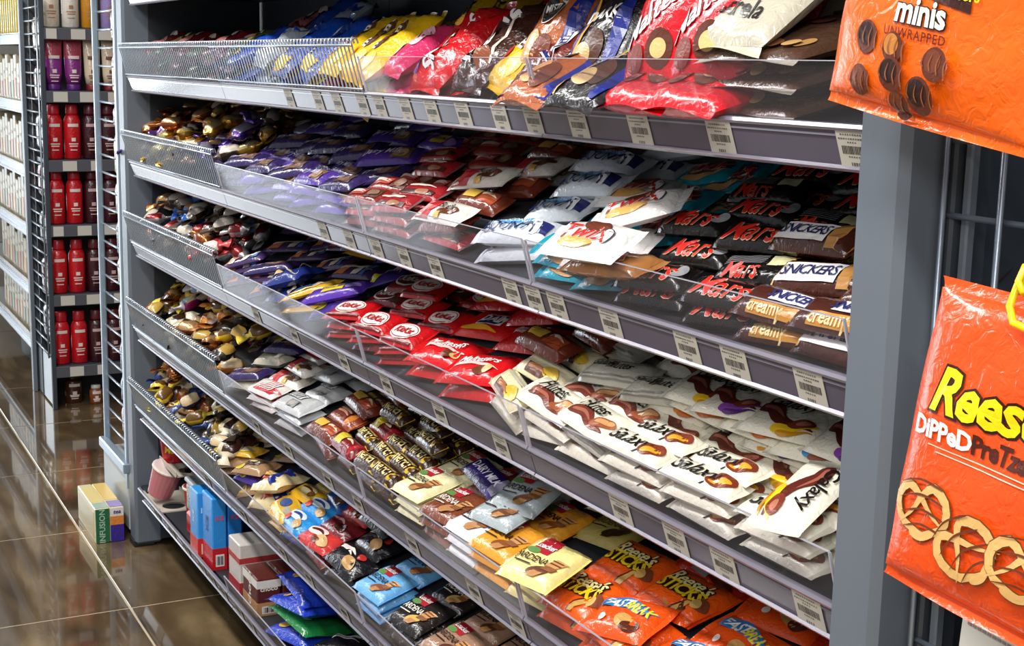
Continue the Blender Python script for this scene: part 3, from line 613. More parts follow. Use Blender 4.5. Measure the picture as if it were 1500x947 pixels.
kind('dairy_bar', 'chocolate_bar', 'royal purple bar with white capital lettering', 'chocolate bar', 0.125, 0.044, 0.022, '33236e',
     [('t', 'DAIRY MILK', 0.05, -0.05, 0.019, 0, 'eae6f4', dict(bold=0.02, sp=0.95)), ('r', 0.72, -0.8, 0.98, 0.8, '8d86a0'), ('r', -0.98, -0.8, -0.85, 0.8, '5b4a98')], p=7, crimp=0.012, sealcol='75707e')
kind('sticks', 'wafer_bag', 'orange pack, yellow lettering on dark panel', 'wafer pack', 0.128, 0.10, 0.026, 'ee5a14',
     [('r', -0.72, -0.28, 0.62, 0.42, '33160e', -0.25), ('t', "Reese's", -0.1, 0.36, 0.034, 0, 'f4e6a0', dict(out='33160e', bold=0.02, ow=0.06, shear=0.3, sp=0.92)), ('t', 'STiCKS', -0.08, -0.06, 0.034, 0, 'f2d21c', dict(bold=0.035, out='33160e', ow=0.03, sp=0.95)),
      ('r', 0.34, -0.92, 0.56, -0.3, 'd2a456', 0.2), ('r', 0.3, -0.92, 0.36, -0.3, '5a2a18', 0.2), ('e', 0.8, -0.2, 0.012, 0.014, 20, '7c4228'), ('e', 0.72, -0.3, 0.008, 0.011, 20, 'd6ad62')], p=8, q=6, crimp=0.010, crumple=0.08, sc=0.98)
kind('fastbreak', 'chocolate_bag', 'orange pouch with blue and yellow lettering', 'chocolate bag', 0.13, 0.085, 0.022, 'ea5216',
     [('s', [(-0.85, 0.3), (-0.2, 0.55), (0.75, 0.2)], 0.0135, '2f7fc4'), ('t', 'FAST', -0.4, 0.42, 0.024, 6, 'f4f2ee', dict(bold=0.03, shear=0.3)), ('t', 'BREAK', 0.35, 0.32, 0.022, -12, 'f2d824', dict(bold=0.03, shear=0.3, out='2f7fc4', ow=0.03)),
      ('e', 0.3, -0.35, 0.024, 0.013, -20, 'd2a05a'), ('e', 0.55, -0.5, 0.016, 0.012, 10, '5c2a1c'), ('e', -0.4, -0.4, 0.007, 0.006, 0, 'f4e8dc')], p=4, crimp=0.014, crumple=0.14, sc=1.0)
kind('nutra', 'chocolate_bag', 'red orange pouch with white capital lettering', 'chocolate bag', 0.135, 0.065, 0.024, 'c42f14',
     [('t', 'NUTRAGEOUS', 0.0, 0.2, 0.0215, 0, 'efe6e0', dict(bold=0.025, shear=0.2, sp=0.9)), ('e', 0.45, -0.4, 0.03, 0.009, 0, '5a2414'), ('r', -0.5, -0.75, 0.1, -0.35, '8a8480')], p=4, crimp=0.014, crumple=0.14, sc=1.0)
# fifth shelf
kind('blue_cream_bag', 'pastry_pouch', 'cream and royal blue pastry pouch', 'snack pouch', 0.11, 0.075, 0.034, 'e3cfa0',
     [('s', [(-0.2, 0.9), (0.1, 0.0), (0.6, -0.9)], 0.018, '23348c'), ('e', 0.62, 0.3, 0.016, 0.012, 0, '2a3a92'), ('e', -0.5, 0.1, 0.020, 0.018, 0, 'd8a95e'), ('s', [(-0.8, -0.3), (-0.4, -0.5), (0, -0.4)], 0.004, 'b8322c')], p=3.4, crimp=0.014, crumple=0.2)
kind('navy_bag', 'pastry_pouch', 'navy blue pouch with cream picture', 'snack pouch', 0.11, 0.075, 0.03, '20307a',
     [('e', -0.3, -0.1, 0.022, 0.016, 20, 'e0bd84'), ('s', [(0.1, 0.6), (0.5, 0.2), (0.8, 0.5)], 0.006, 'd6c9a8'), ('e', 0.5, -0.4, 0.012, 0.01, 0, 'e8dcc0')], p=3.4, crimp=0.014, crumple=0.2)
kind('red_bag', 'pastry_pouch', 'red pouch with cream picture', 'snack pouch', 0.10, 0.06, 0.028, 'bf2129', [('e', 0.2, 0, 0.02, 0.014, 10, 'e8c48a'), ('s', [(-0.8, 0.3), (-0.3, 0.5), (0.2, 0.35)], 0.004, 'f0e2d0')], p=3.4, crimp=0.012, crumple=0.2)
kind('purple_sachet', 'sachet', 'purple and yellow sachet', 'snack pouch', 0.09, 0.06, 0.02, '4a3390', [('e', -0.55, -0.3, 0.018, 0.015, 0, 'e0d424'), ('s', [(-0.3, 0.4), (0.2, 0.5), (0.8, 0.1)], 0.006, 'a79ad0'), ('e', 0.4, -0.2, 0.018, 0.012, 0, '7b4f6a')], p=3.4, crimp=0.01, crumple=0.2)
kind('brown_sachet', 'sachet', 'brown and gold sachet with dark lettering band', 'snack pouch', 0.09, 0.06, 0.02, 'a5805c', [('r', -0.5, -0.3, 0.5, 0.4, '3a2a22', 0.3), ('s', [(-0.4, 0.1), (0, 0.2), (0.4, 0)], 0.004, 'e0cca0'), ('e', -0.7, -0.5, 0.012, 0.01, 0, 'd8c23a')], p=3.4, crimp=0.01, crumple=0.2)
kind('gold_sachet', 'sachet', 'golden yellow sachet with blue print', 'snack pouch', 0.11, 0.055, 0.016, 'd2a32a', [('e', -0.2, 0.1, 0.022, 0.012, 10, '2c4a86'), ('e', 0.5, -0.1, 0.018, 0.008, 0, 'b0a08e'), ('s', [(-0.9, -0.5), (0, -0.6), (0.9, -0.4)], 0.003, 'f0dc8a')], p=4, crimp=0.01, crumple=0.16)
kind('stripe_bar', 'sachet', 'violet bar with orange and white slanted stripes', 'chocolate bar', 0.11, 0.045, 0.018, '47325e', [('r', -0.8, -0.8, -0.3, 0.8, 'c87a4a', 0.6), ('r', 0.1, -0.8, 0.4, 0.8, 'e4d6c8', 0.6), ('r', 0.5, -0.8, 0.7, 0.8, '4a78b8', 0.6), ('s', [(-0.8, 0), (0, 0.2), (0.8, 0)], 0.003, 'f0e4da')], p=5, crimp=0.01, crumple=0.1)
kind('yellow_bar', 'chocolate_bar', 'sunny yellow biscuit bar', 'chocolate bar', 0.115, 0.045, 0.024, 'e8b51c', [('e', 0.1, 0, 0.03, 0.012, 5, 'f2e2a8'), ('s', [(-0.5, 0.1), (0, 0.25), (0.5, 0)], 0.003, '5a2e16'), ('e', 0.5, -0.2, 0.012, 0.008, 0, '8a5224')], p=6, crimp=0.01)
kind('blue_bar', 'chocolate_bar', 'bright blue bar with white script and picture', 'chocolate bar', 0.115, 0.05, 0.026, '2b8fd6', [('e', -0.1, 0.2, 0.036, 0.012, 4, 'dfe9f2'), ('s', [(-0.5, 0.15), (0, 0.35), (0.45, 0.1)], 0.0035, '24467e'), ('e', 0.5, -0.35, 0.018, 0.010, -10, 'c9a06a'), ('e', -0.5, -0.4, 0.012, 0.008, 0, 'c8352e')], p=5, crimp=0.012, crumple=0.1)
kind('dblue_bar', 'chocolate_bar', 'deep blue bar with white script', 'chocolate bar', 0.115, 0.05, 0.026, '1c4a94', [('s', [(-0.6, 0.2), (0, 0.35), (0.5, 0.1)], 0.004, 'c8d8ea'), ('e', 0.4, -0.3, 0.02, 0.01, 0, '6a4a38')], p=5, crimp=0.012, crumple=0.1)
kind('red_bar', 'chocolate_bar', 'coral red bar with white script and nut picture', 'chocolate bar', 0.115, 0.052, 0.024, 'cf3a36', [('e', -0.2, 0.25, 0.034, 0.012, 4, 'f0dcd4'), ('s', [(-0.6, 0.2), (-0.1, 0.38), (0.3, 0.15)], 0.0035, '5a1a1c'), ('e', 0.5, -0.3, 0.024, 0.011, -15, 'd9b07a'), ('e', 0.2, -0.5, 0.014, 0.007, 0, '6a3420')], p=5, crimp=0.012, crumple=0.1)
kind('dred_bar', 'chocolate_bar', 'dark red bar with faint script', 'chocolate bar', 0.115, 0.052, 0.024, '6c1820', [('s', [(-0.6, 0.2), (-0.1, 0.38), (0.3, 0.15)], 0.0035, 'b08a84'), ('e', 0.4, -0.2, 0.02, 0.01, 0, '3c1a14')], p=5, crimp=0.012, crumple=0.1)
kind('black_bar', 'chocolate_bar', 'black bar with white script and cream picture', 'chocolate bar', 0.115, 0.06, 0.024, '17141a', [('s', [(-0.7, 0.3), (-0.3, 0.5), (0.2, 0.3)], 0.004, 'e8e2da'), ('s', [(-0.65, 0.1), (-0.3, 0.3), (0.1, 0.1)], 0.003, 'e8e2da'), ('e', 0.4, -0.3, 0.022, 0.012, -15, 'c89a62'), ('e', 0.6, 0.4, 0.010, 0.008, 0, 'b8322c')], p=5, crimp=0.012, crumple=0.12)
# sweets
sweet('gold', 'gold foil twist-wrapped sweet', ['c08a2c', 'd9ad4e', 'f0dc9a'])
sweet('copper', 'copper foil twist-wrapped sweet', ['a8552a', 'c47a3e', 'f0c08a'])
sweet('choco', 'dark brown twist-wrapped sweet with pale twists', ['2e2019', '6a5a4e', 'd8ccbe'], foil=False)
sweet('silver', 'silver and red twist-wrapped sweet', ['a9a5a6', 'd0cdd0', '9a2a2c'])
sweet('bluesweet', 'blue and orange twist-wrapped sweet', ['1e5fb0', '2f7ad0', 'd08a4a'], R=0.014, foil=False)
sweet('yellow', 'yellow twist-wrapped sweet', ['d9b22a', 'ead04a', '6a4a22'], foil=False)
sweet('creamsweet', 'cream disc sweet with brown centre stripe', ['d9c9a0', 'e8dcc0', '3a2018'], R=0.016, squash=0.6, foil=False)
sweet('orange', 'orange twist-wrapped sweet', ['c8702a', 'e09a4a', 'f4d8b0'], foil=False)
sweet('pink', 'pink and white twist-wrapped sweet', ['b8246a', 'e6dce6', '8ab4d8'], foil=False)
sweet('purplesweet', 'violet foil twist-wrapped sweet', ['4a2a86', '7a5ab4', 'cfc4e4'])
sweet('navysweet', 'navy twist-wrapped sweet with cream stripe', ['222a58', '3c4a86', 'd8c09a'], foil=False)
sweet('redsweet', 'red twist-wrapped sweet', ['a81e22', 'c8484a', 'e8d0c8'], foil=False)
sweet('blackgold', 'black twist-wrapped sweet with gold stripe', ['1a1614', '3c322a', 'c09a4a'], foil=False)
# big bags for the top shelf
def bag(key, desc, col, prints, L=0.20, W=0.15, T_=0.05, foil=False, crumple=0.22, sealcol=None):
    kind(key, 'sweet_bag', desc, 'sweet bag', L, W, T_, col, prints, p=3.2, q=2.6, crimp=0.014, crumple=crumple, foil=foil, nx=16, ny=10, sealcol=sealcol, sc=1.0)
bag('b_maroon', 'dark maroon shiny sweet bag', '6a1420', [('s', [(-0.6, 0.3), (0, 0.5), (0.6, 0.2)], 0.01, '2a0c10'), ('e', -0.2, -0.3, 0.03, 0.02, 0, 'b06a6a'), ('e', 0.4, 0.1, 0.02, 0.014, 0, 'd8c8c0')], 0.15, 0.10, 0.035)
bag('b_olive', 'olive green sweet bag with pale print', '4c5a22', [('s', [(-0.7, 0.2), (0, 0.4), (0.7, 0.2)], 0.008, 'c9c68a'), ('e', 0.1, -0.3, 0.026, 0.016, 0, 'a08a4a')], 0.15, 0.09, 0.03)
bag('b_blue', 'royal blue sweet bag with white print', '1448b4', [('e', 0.2, 0.0, 0.045, 0.03, 0, '0f2f86'), ('s', [(-0.7, 0.2), (0, 0.3), (0.7, 0.1)], 0.008, 'dfe6f2'), ('r', -0.95, -0.7, -0.6, 0.4, 'e8c02a')])
bag('b_silver', 'silver and blue sweet bag', 'b4bcc6', [('r', 0.3, -0.9, 0.98, 0.9, '1a4ab8'), ('s', [(-0.7, 0.1), (0, 0.3), (0.3, 0)], 0.008, '6a7280')], 0.15, 0.10, 0.05)
bag('b_yellow', 'bright yellow peanut sweet bag', 'edbd12', [('e', 0.1, 0, 0.045, 0.032, 0, '5a2e16'), ('t', "m&m's", 0.1, 0.0, 0.034, 0, 'f2ece4', dict(bold=0.03)), ('e', -0.6, -0.3, 0.022, 0.02, 0, 'f4d850'), ('e', -0.5, 0.4, 0.016, 0.015, 0, 'c8281e')])
bag('b_magenta', 'magenta sweet bag', 'b4168c', [('s', [(-0.6, 0.2), (0, 0.35), (0.6, 0.1)], 0.01, 'e8c8e0'), ('e', 0.3, -0.3, 0.03, 0.02, 0, '6a1a6a')])
bag('b_green', 'lime green sweet bag', '6ab41a', [('s', [(-0.6, 0.2), (0, 0.35), (0.6, 0.1)], 0.01, 'e4f0c8'), ('e', 0.3, -0.3, 0.03, 0.02, 0, 'e8d82a')], 0.14, 0.10, 0.04)
bag('b_red', 'scarlet sweet bag with white lettering', 'd8121c', [('t', 'SKITTLES', -0.05, -0.1, 0.034, 0, 'f4eeee', dict(bold=0.035, out='5a1014', ow=0.02)), ('e', 0.55, 0.45, 0.02, 0.016, 0, 'e8a82a'), ('e', -0.7, 0.4, 0.016, 0.014, 0, '7a2a8a')])
bag('b_pink', 'pink sweet bag with pale print', 'd8346a', [('s', [(-0.6, 0.2), (0, 0.35), (0.6, 0.1)], 0.01, 'f4dce4'), ('e', 0.2, -0.3, 0.03, 0.02, 0, 'f0b8c4')], 0.15, 0.11, 0.045)
bag('b_brown', 'dark brown chocolate bag with white lettering', '3e1f16', [('t', "m&m's", 0.0, 0.1, 0.048, 0, 'f2ece6', dict(bold=0.03, out='1a0c08', ow=0.03)), ('e', -0.5, -0.4, 0.02, 0.018, 0, '8a4a2c'), ('s', [(-0.9, 0.7), (0, 0.6), (0.9, 0.75)], 0.003, 'd8c8bc'), ('s', [(-0.9, -0.7), (0, -0.6), (0.9, -0.75)], 0.003, 'd8c8bc')])
bag('b_snick', 'brown red bag with blue lettering panel', '6e2a22', [('r', -0.6, -0.2, 0.5, 0.35, 'f0ecec', 0.2), ('r', -0.56, -0.14, 0.46, 0.29, '22307a', 0.2), ('t', 'minis', -0.05, 0.08, 0.026, 0, 'f0ecec', dict(bold=0.02)), ('e', 0.6, -0.4, 0.024, 0.018, 0, 'c89a5a')])
bag('b_bronze', 'bronze chocolate bag with navy sides and black badge', 'a85a30', [('r', -0.98, -0.98, 0.98, -0.66, '16247e'), ('r', -0.98, 0.66, 0.98, 0.98, '16247e'), ('e', 0.15, 0.0, 0.03, 0.03, 0, 'e8dcd0'), ('e', 0.15, 0.0, 0.028, 0.028, 0, '1a1416'), ('t', 'MISTI', 0.15, 0.0, 0.017, -80, 'f0ecea', dict(bold=0.03)), ('e', -0.5, 0.2, 0.03, 0.022, 10, 'd89a62'), ('e', -0.55, -0.2, 0.028, 0.02, -10, '6e3018')], 0.21, 0.14, 0.05)
bag('b_dark', 'black chocolate bag with blue and gold edges', '1c1418', [('s', [(-0.95, 0.75), (0, 0.45), (0.95, 0.8)], 0.012, '16247e'), ('s', [(-0.95, 0.6), (0, 0.3), (0.95, 0.65)], 0.005, 'e0a82a'), ('t', 'DARK', 0.0, -0.1, 0.03, -80, 'ece6e0', dict(bold=0.03)), ('e', -0.45, -0.2, 0.026, 0.02, 20, '4e2a1c'), ('e', -0.6, 0.1, 0.018, 0.022, 0, 'c0a06a'), ('s', [(-0.95, -0.8), (0, -0.7), (0.95, -0.85)], 0.012, '16247e')], 0.21, 0.15, 0.05)
bag('b_malt', 'red standing pouch with white script lettering', 'cf1220', [('t', 'Maltesers', 0.15, 0.0, 0.046, -52, 'f6f0ee', dict(bold=0.02, shear=0.3, out='8a0c16', ow=0.012)), ('e', -0.45, -0.2, 0.026, 0.026, 0, '5c2c1c'), ('e', -0.45, -0.2, 0.013, 0.015, 0, 'd9b878'), ('e', -0.6, 0.35, 0.02, 0.02, 0, '7a2a20')], 0.20, 0.17, 0.06, crumple=0.14)
bag('b_cream', 'cream nougat bag with black script lettering', 'c2bba8', [('t', 'Mastrela', -0.62, 0.15, 0.036, -90, '1c1816', dict(bold=0.015)), ('t', 'Caffe', -0.36, 0.25, 0.02, -90, '1c1816', dict(shear=0.3)), ('e', -0.34, -0.15, 0.012, 0.005, 20, '1c1816'), ('r', 0.1, -0.75, 0.75, 0.75, '4a2c1c'), ('e', 0.4, 0.3, 0.02, 0.026, 0, 'c08a52'), ('e', 0.5, -0.3, 0.02, 0.02, 0, '8a4e2c'), ('e', 0.3, -0.1, 0.016, 0.02, 0, 'd8bb84')], 0.22, 0.17, 0.05, crumple=0.2)
bag('b_cream_flat', 'cream bag lying flat with nut picture', 'cbc4ae', [('e', 0.3, -0.2, 0.03, 0.03, 0, '8a4e38'), ('e', 0.55, 0.2, 0.026, 0.024, 0, '9a5a40'), ('r', -0.6, -0.6, -0.1, 0.6, '5a3826', 0.2), ('r', -0.52, -0.5, -0.2, 0.5, 'c89a5c', 0.2)], 0.20, 0.17, 0.03, crumple=0.25)

bag('b_nut', 'clear brown nut bag with cream seams', '4c3426', [('e', -0.7 + 0.2 * k, -0.7 + 0.47 * ((k * 3) % 4), 0.016, 0.011, 40 * k, ('b98a52', '7a4a2c', 'd8bd88', '3a2016')[k % 4]) for k in range(8)] + [('e', -0.8, 0.6 - 0.3 * k, 0.013, 0.010, 25 * k, ('c69a60', '6a3c22')[k % 2]) for k in range(5)], 0.22, 0.19, 0.036, crumple=0.15, sealcol='b9b2a2')
# ------------------------------------------------------------------ laying them out, shelf by shelf
# second shelf
heap(2, 188, 325, ['gold', 'gold', 'copper', 'choco', 'copper', 'purplesweet'], 75, hmax=0.08)
zone(2, 330, 510, ['purple_bar', 'purple_bar_dark', 'purple_bar_dark', 'purple_bar', 'purple_bar_yellow'], yaw=14, jit=14, nf=3, second=0.5, tj=6, tilt=12)
zone(2, 512, 600, ['maroon_bar', 'maroon_bar', 'crimson_bar'], yaw=4, jit=5, nf=3, second=0.55, tilt=10)
zone(2, 602, 690, ['white_red_bar', 'amber_bar', 'crimson_bar', 'white_red_bar'], yaw=8, jit=12, nf=2, second=0.5, tj=6, tilt=10)
zone(2, 695, 790, ['bounty_a', 'bounty_b', 'bounty_a'], yaw=14, jit=9, nf=2, second=0.8, tj=5, tilt=10)
zone(2, 790, 905, ['twix_teal', 'twix_teal', 'twix_white'], yaw=16, jit=14, nf=2, second=0.8, tj=7, tilt=10)
at('twix_white', 2, 865, 350, 12, 0.085, 12, 4, note='white biscuit bar pouch propped on edge beside black bars')
at('twix_white', 2, 935, 305, 40, 0.09, 6, -6, note='white biscuit bar pouch lying across teal pouches')
at('twix_gold', 2, 895, 385, 10, 0.05, note='caramel gold biscuit bar under the white pouches')
zone(2, 912, 1100, ['mars', 'mars', 'mars', 'mars_back'], yaw=8, jit=6, nf=2, second=0.8, tj=3, tilt=12, pad=0.95)
zone(2, 1090, 1290, ['snickers', 'snickers', 'snickers', 'snickers_creamy', 'snickers'], yaw=6, jit=6, nf=2, second=0.7, tj=3, tilt=12, pad=0.95)
# third shelf
heap(3, 192, 328, ['silver', 'choco', 'bluesweet', 'choco', 'yellow', 'silver', 'copper', 'redsweet'], 75, hmax=0.08)
zone(3, 330, 392, ['stripe_bar', 'gold_sachet', 'stripe_bar', 'purple_bar_dark'], yaw=30, jit=14, nf=2, second=0.4, tj=8)
zone(3, 392, 448, ['gold_sachet', 'gold_sachet', 'stripe_bar', 'navy_bag'], yaw=25, jit=14, nf=2, second=0.2, tj=8)
zone(3, 448, 480, ['purple_bar_yellow', 'purple_bar', 'purple_sachet'], yaw=30, jit=12, nf=3, second=0.4, tj=8)
zone(3, 480, 600, ['kitkat', 'kitkat', 'kitkat_dark'], yaw=14, jit=8, nf=2, second=0.6, tilt=6)
zone(3, 602, 705, ['munch_red', 'munch_red', 'munch_navy'], yaw=14, jit=12, nf=2, second=0.6, tj=6, tilt=6)
zone(3, 705, 772, ['cream_twin', 'cream_twin_back', 'cream_twin', 'amber_bar'], yaw=-8, jit=8, nf=2, second=0.8, tj=5, tilt=8)
zone(3, 772, 890, ['flutes', 'flutes', 'flutes_back'], yaw=4, jit=10, nf=2, second=0.8, tj=5, tilt=8)
zone(3, 890, 1215, ['galaxy_purple', 'galaxy_orange', 'galaxy_purple', 'galaxy_blue', 'galaxy_yellow'], yaw=4, jit=8, s0=0.086, nf=1, second=0.8, tj=4, tilt=6, pad=0.84)
zone(3, 895, 1225, ['galaxy_bar', 'galaxy_bar'], yaw=0, jit=3, s0=0.004, s1=0.07, nf=2, tj=3, pad=0.9)
at('galaxy_yellow', 3, 1178, 725, -75, 0.085, 0, 4, note='cream slab with yellow accent turned sideways beside near post')
# fourth shelf
heap(4, 205, 335, ['blackgold', 'creamsweet', 'orange', 'choco', 'yellow', 'pink', 'blackgold', 'copper'], 75, hmax=0.08)
zone(4, 337, 365, ['purple_bar_dark', 'cream_twin_back', 'silver_slab'], yaw=10, jit=12, nf=2, second=0.4, tj=6)
zone(4, 365, 402, ['milk_white_red', 'milk_white_red', 'white_red_bar'], yaw=4, jit=8, nf=2, second=0.3)
zone(4, 402, 448, ['silver_slab'], yaw=6, jit=7, nf=2, second=0.6, tj=5)
zone(4, 448, 492, ['rust_bar', 'rust_bar', 'amber_bar'], yaw=-4, jit=6, nf=2, second=0.5)
zone(4, 492, 530, ['red_yellow_tube', 'red_yellow_tube', 'merci_tube'], yaw=-2, jit=7, nf=2, second=0.2)
zone(4, 530, 582, ['merci_tube'], yaw=-2, jit=5, nf=2, second=0.25)
zone(4, 582, 632, ['wafer_cream'], yaw=2, jit=3, nf=2, s1=0.20, tj=2)
zone(4, 632, 668, ['wafer_brown'], yaw=2, jit=3, nf=2, tj=2, s1=0.3)
zone(4, 668, 706, ['wafer_white', 'wafer_white'], yaw=2, jit=3, nf=2, tj=2, s1=0.3)
zone(4, 706, 748, ['wafer_orange'], yaw=2, jit=3, nf=2, tj=2, s1=0.19)
zone(4, 748, 800, ['wafer_yellow'], yaw=4, jit=4, nf=2, tj=2, s1=0.12)
at('wafer_yellow', 4, 795, 828, 10, 0.080, 3, 2, note='yellow wafer pack on top, beside the orange packs')
zone(4, 745, 815, ['wafer_olive'], yaw=4, jit=4, s0=0.15, nf=1, s1=0.36, tj=2)
at('dairy_bar', 4, 715, 700, -8, 0.075, 0, 2, note='purple bar lying across the brown wafer packs')
at('wafer_grey', 4, 775, 722, 12, 0.085, 10, 0, note='grey wafer pack leaning at the back beside shelf joint')
at('wafer_grey', 4, 745, 745, 6, 0.07, 4, 0, note='grey wafer pack half under another grey pack')
zone(4, 802, 940, ['sticks'], yaw=2, jit=7, nf=2, s1=0.24, tj=4)
zone(4, 860, 1160, ['fastbreak', 'fastbreak', 'nutra'], yaw=2, jit=12, nf=2, tj=6, second=0.3)
# fifth shelf
heap(5, 207, 338, ['navysweet', 'brown' if False else 'copper', 'yellow', 'choco', 'navysweet', 'blackgold', 'creamsweet'], 75, hmax=0.08)
zone(5, 315, 345, ['brown_sachet', 'gold_sachet'], yaw=30, jit=20, nf=2, second=0.5, tj=10)
zone(5, 345, 372, ['purple_sachet', 'purple_sachet', 'brown_sachet'], yaw=20, jit=20, nf=2, second=0.5, tj=10)
zone(5, 372, 402, ['blue_cream_bag', 'navy_bag', 'red_bag'], yaw=20, jit=20, nf=2, second=0.4, tj=10)
zone(5, 402, 422, ['yellow_bar', 'gold_sachet'], yaw=-4, jit=6, nf=2, second=0.2)
zone(5, 422, 446, ['blue_bar', 'blue_bar', 'dblue_bar'], yaw=0, jit=6, nf=2, second=0.2)
zone(5, 446, 476, ['red_bar', 'red_bar', 'dred_bar'], yaw=0, jit=6, nf=2, second=0.2)
zone(5, 476, 524, ['black_bar'], yaw=4, jit=8, nf=2, second=0.2)
zone(5, 526, 572, ['wafer_sky'], yaw=2, jit=3, nf=2, tj=2)
zone(5, 574, 622, ['wafer_black'], yaw=2, jit=3, nf=2, tj=2)
zone(5, 626, 720, ['wafer_tan'], yaw=2, jit=3, nf=2, tj=2)

# ------------------------------------------------------------------ top shelf: big bags
zone(1, 198, 300, ['b_maroon', 'b_maroon', 'b_olive'], yaw=70, jit=25, nf=3, lift=0.06, second=0.75, lean=14, s0=0.03, s1=0.3, tj=6)
zone(1, 300, 335, ['b_olive', 'b_maroon'], yaw=75, jit=20, nf=3, lift=0.06, second=0.75, lean=14, s0=0.03, s1=0.3, tj=6)
zone(1, 335, 385, ['b_silver', 'b_blue'], yaw=80, jit=15, nf=2, lift=0.035, second=0.75, lean=22, s0=0.03, tj=6)
zone(1, 385, 455, ['b_blue', 'b_blue'], yaw=84, jit=12, nf=2, lift=0.035, second=0.8, lean=26, s0=0.03, tj=6)
zone(1, 455, 520, ['b_yellow', 'b_yellow', 'b_magenta'], yaw=84, jit=12, nf=2, lift=0.035, second=0.8, lean=28, s0=0.03, tj=6)
zone(1, 520, 575, ['b_pink', 'b_yellow', 'b_green'], yaw=84, jit=12, nf=2, lift=0.035, second=0.9, lean=28, s0=0.03, tj=6)
zone(1, 575, 650, ['b_red', 'b_red', 'b_blue'], yaw=84, jit=10, nf=2, lift=0.035, second=0.9, lean=30, tj=6)
zone(1, 650, 705, ['b_brown'], yaw=84, jit=10, nf=2, lift=0.035, second=0.9, lean=32, tj=6)
zone(1, 705, 770, ['b_yellow', 'b_snick'], yaw=84, jit=12, nf=2, lift=0.035, second=0.9, lean=30, tj=6)
zone(1, 770, 800, ['b_snick'], yaw=84, jit=12, nf=2, lift=0.035, second=0.9, lean=30, tj=6)
def stand(key, u, s, h, yaw, lean, var=None, note=None):
    put(key, FR[1] @ T(fx(1, u, s, h + 0.05), s, h) @ RZ(yaw) @ RY(-lean), 1, rowname(s), 0, note, var)
for u, s, h, l in ((845, 0.06, 0.02, 12), (835, 0.14, 0.09, 50), (875, 0.20, 0.11, 52), (905, 0.30, 0.13, 52)): stand('b_bronze', u, s, h, 92, l)
for u, s, h, l in ((925, 0.06, 0.02, 12), (915, 0.13, 0.09, 50), (960, 0.19, 0.11, 52), (1010, 0.29, 0.13, 52)): stand('b_dark', u, s, h, 88, l)
for u, s, h, l in ((1015, 0.07, 0.004, 6), (1085, 0.07, 0.004, 6), (1015, 0.085, 0.10, 62), (1090, 0.09, 0.105, 60), (1110, 0.18, 0.13, 62), (1170, 0.2, 0.13, 60)): stand('b_malt', u, s, h, 90, l)
for k in range(3): stand('b_nut', 1195 + 3 * k, 0.115, 0.003 + 0.032 * k, 90, 4)
stand('b_cream', 1165, 0.12, 0.125, 84, 30); stand('b_cream_flat', 1205, 0.20, 0.20, 95, 22); stand('b_cream', 1240, 0.26, 0.13, 90, 35)

# ------------------------------------------------------------------ bottom shelf: cups, cartons, biscuit bags
def cup(x, y, z, key, label, body, lid, M=None, h=0.10, r=0.05):
    c = tag(empty('paper_cup', M=(T(x, y, z) if M is None else M)), label, 'cup')
    link('cup_body', MB().lathe([(r * 0.72, 0), (r * 0.76, 0.002), (r * 0.97, h * 0.93)], 20).mesh('cup_body', ink(body), False), c)
    link('rim', MB().lathe([(r * 0.97, h * 0.93), (r * 1.04, h * 0.945), (r * 1.04, h * 0.985), (r * 0.98, h)], 20).mesh('rim', ink('e6dccb')), c)
    link('lid', MB().lathe([(r * 0.98, h), (r * 0.9, h + 0.002), (0.004, h + 0.003)], 20).mesh('lid', ink(lid)), c)
    if key == 'a': return c
    v, f = text_tris('Mix', 0.03, 0.2, 0.03)
    mb = MB(); mb.v = [((r * (0.76 + 0.2 * (h * .5 + b) / h) + 0.0012) * math.cos(a / r * 1.1 - 0.55), (r * (0.76 + 0.2 * (h * .5 + b) / h) + 0.0012) * math.sin(a / r * 1.1 - 0.55), h * .5 + b) for a, b, _ in v]
    for q in f: mb.face(q)
    link('lettering', mb.mesh('lettering', ink('e8c93a')), c)
    return c
D6 = ZB[6] + BAND - 0.008
def tray(x, y, z, label):
    t = tag(empty('card_tray', (x, y, z)), label, 'tray')
    m = mat('card', 'b9b0a2', 0.7); n = 20; mb = MB(); o = []
    for zz in (0, 0.004):
        o.append([mb.vert((0.105 * sx, 0.06 * sy, zz)) for sx, sy in ((-1, -1), (1, -1), (1, 1), (-1, 1))])
        o.append([mb.vert((0.05 + 0.036 * math.cos(k / n * 6.283), 0.036 * math.sin(k / n * 6.283), zz)) for k in range(n)])
    def ring(A, B, flip):
        for k in range(n):
            a = 6.283 * (k + .5) / n; c0 = A[2] if 0 <= a < 1.57 else A[3] if a < 3.14 else A[0] if a < 4.71 else A[1]
            mb.face((B[k], B[(k + 1) % n], c0) if flip else (B[(k + 1) % n], B[k], c0))
        for (i0, i1, kk) in ((1, 2, 0), (2, 3, n // 4), (3, 0, n // 2), (0, 1, 3 * n // 4)):
            mb.face((A[i0], A[i1], B[kk]) if not flip else (A[i1], A[i0], B[kk]))
    ring(o[2], o[3], False); ring(o[0], o[1], True)
    for k in range(4): mb.face((o[0][k], o[0][(k + 1) % 4], o[2][(k + 1) % 4], o[2][k]))
    link('tray_sheet', mb.mesh('tray_sheet', m), t)
    lip = MB().box((0, -0.058, 0.008), (0.21, 0.003, 0.016)).box((0, 0.058, 0.008), (0.21, 0.003, 0.016))
    link('tray_edge', lip.mesh('tray_edge', m), t)
tray(-4.33, 0.06, D6 + 0.001, 'flat card tray with round hole, lowest, under the cups')
cup(-4.35, 0.08, D6 + 0.02, 'a', 'pink patterned paper cup lying tilted between the card trays', 'c97a80', 'd8c6c2', M=T(-4.34, 0.03, D6 + 0.03) @ RY(18) @ RX(-14))
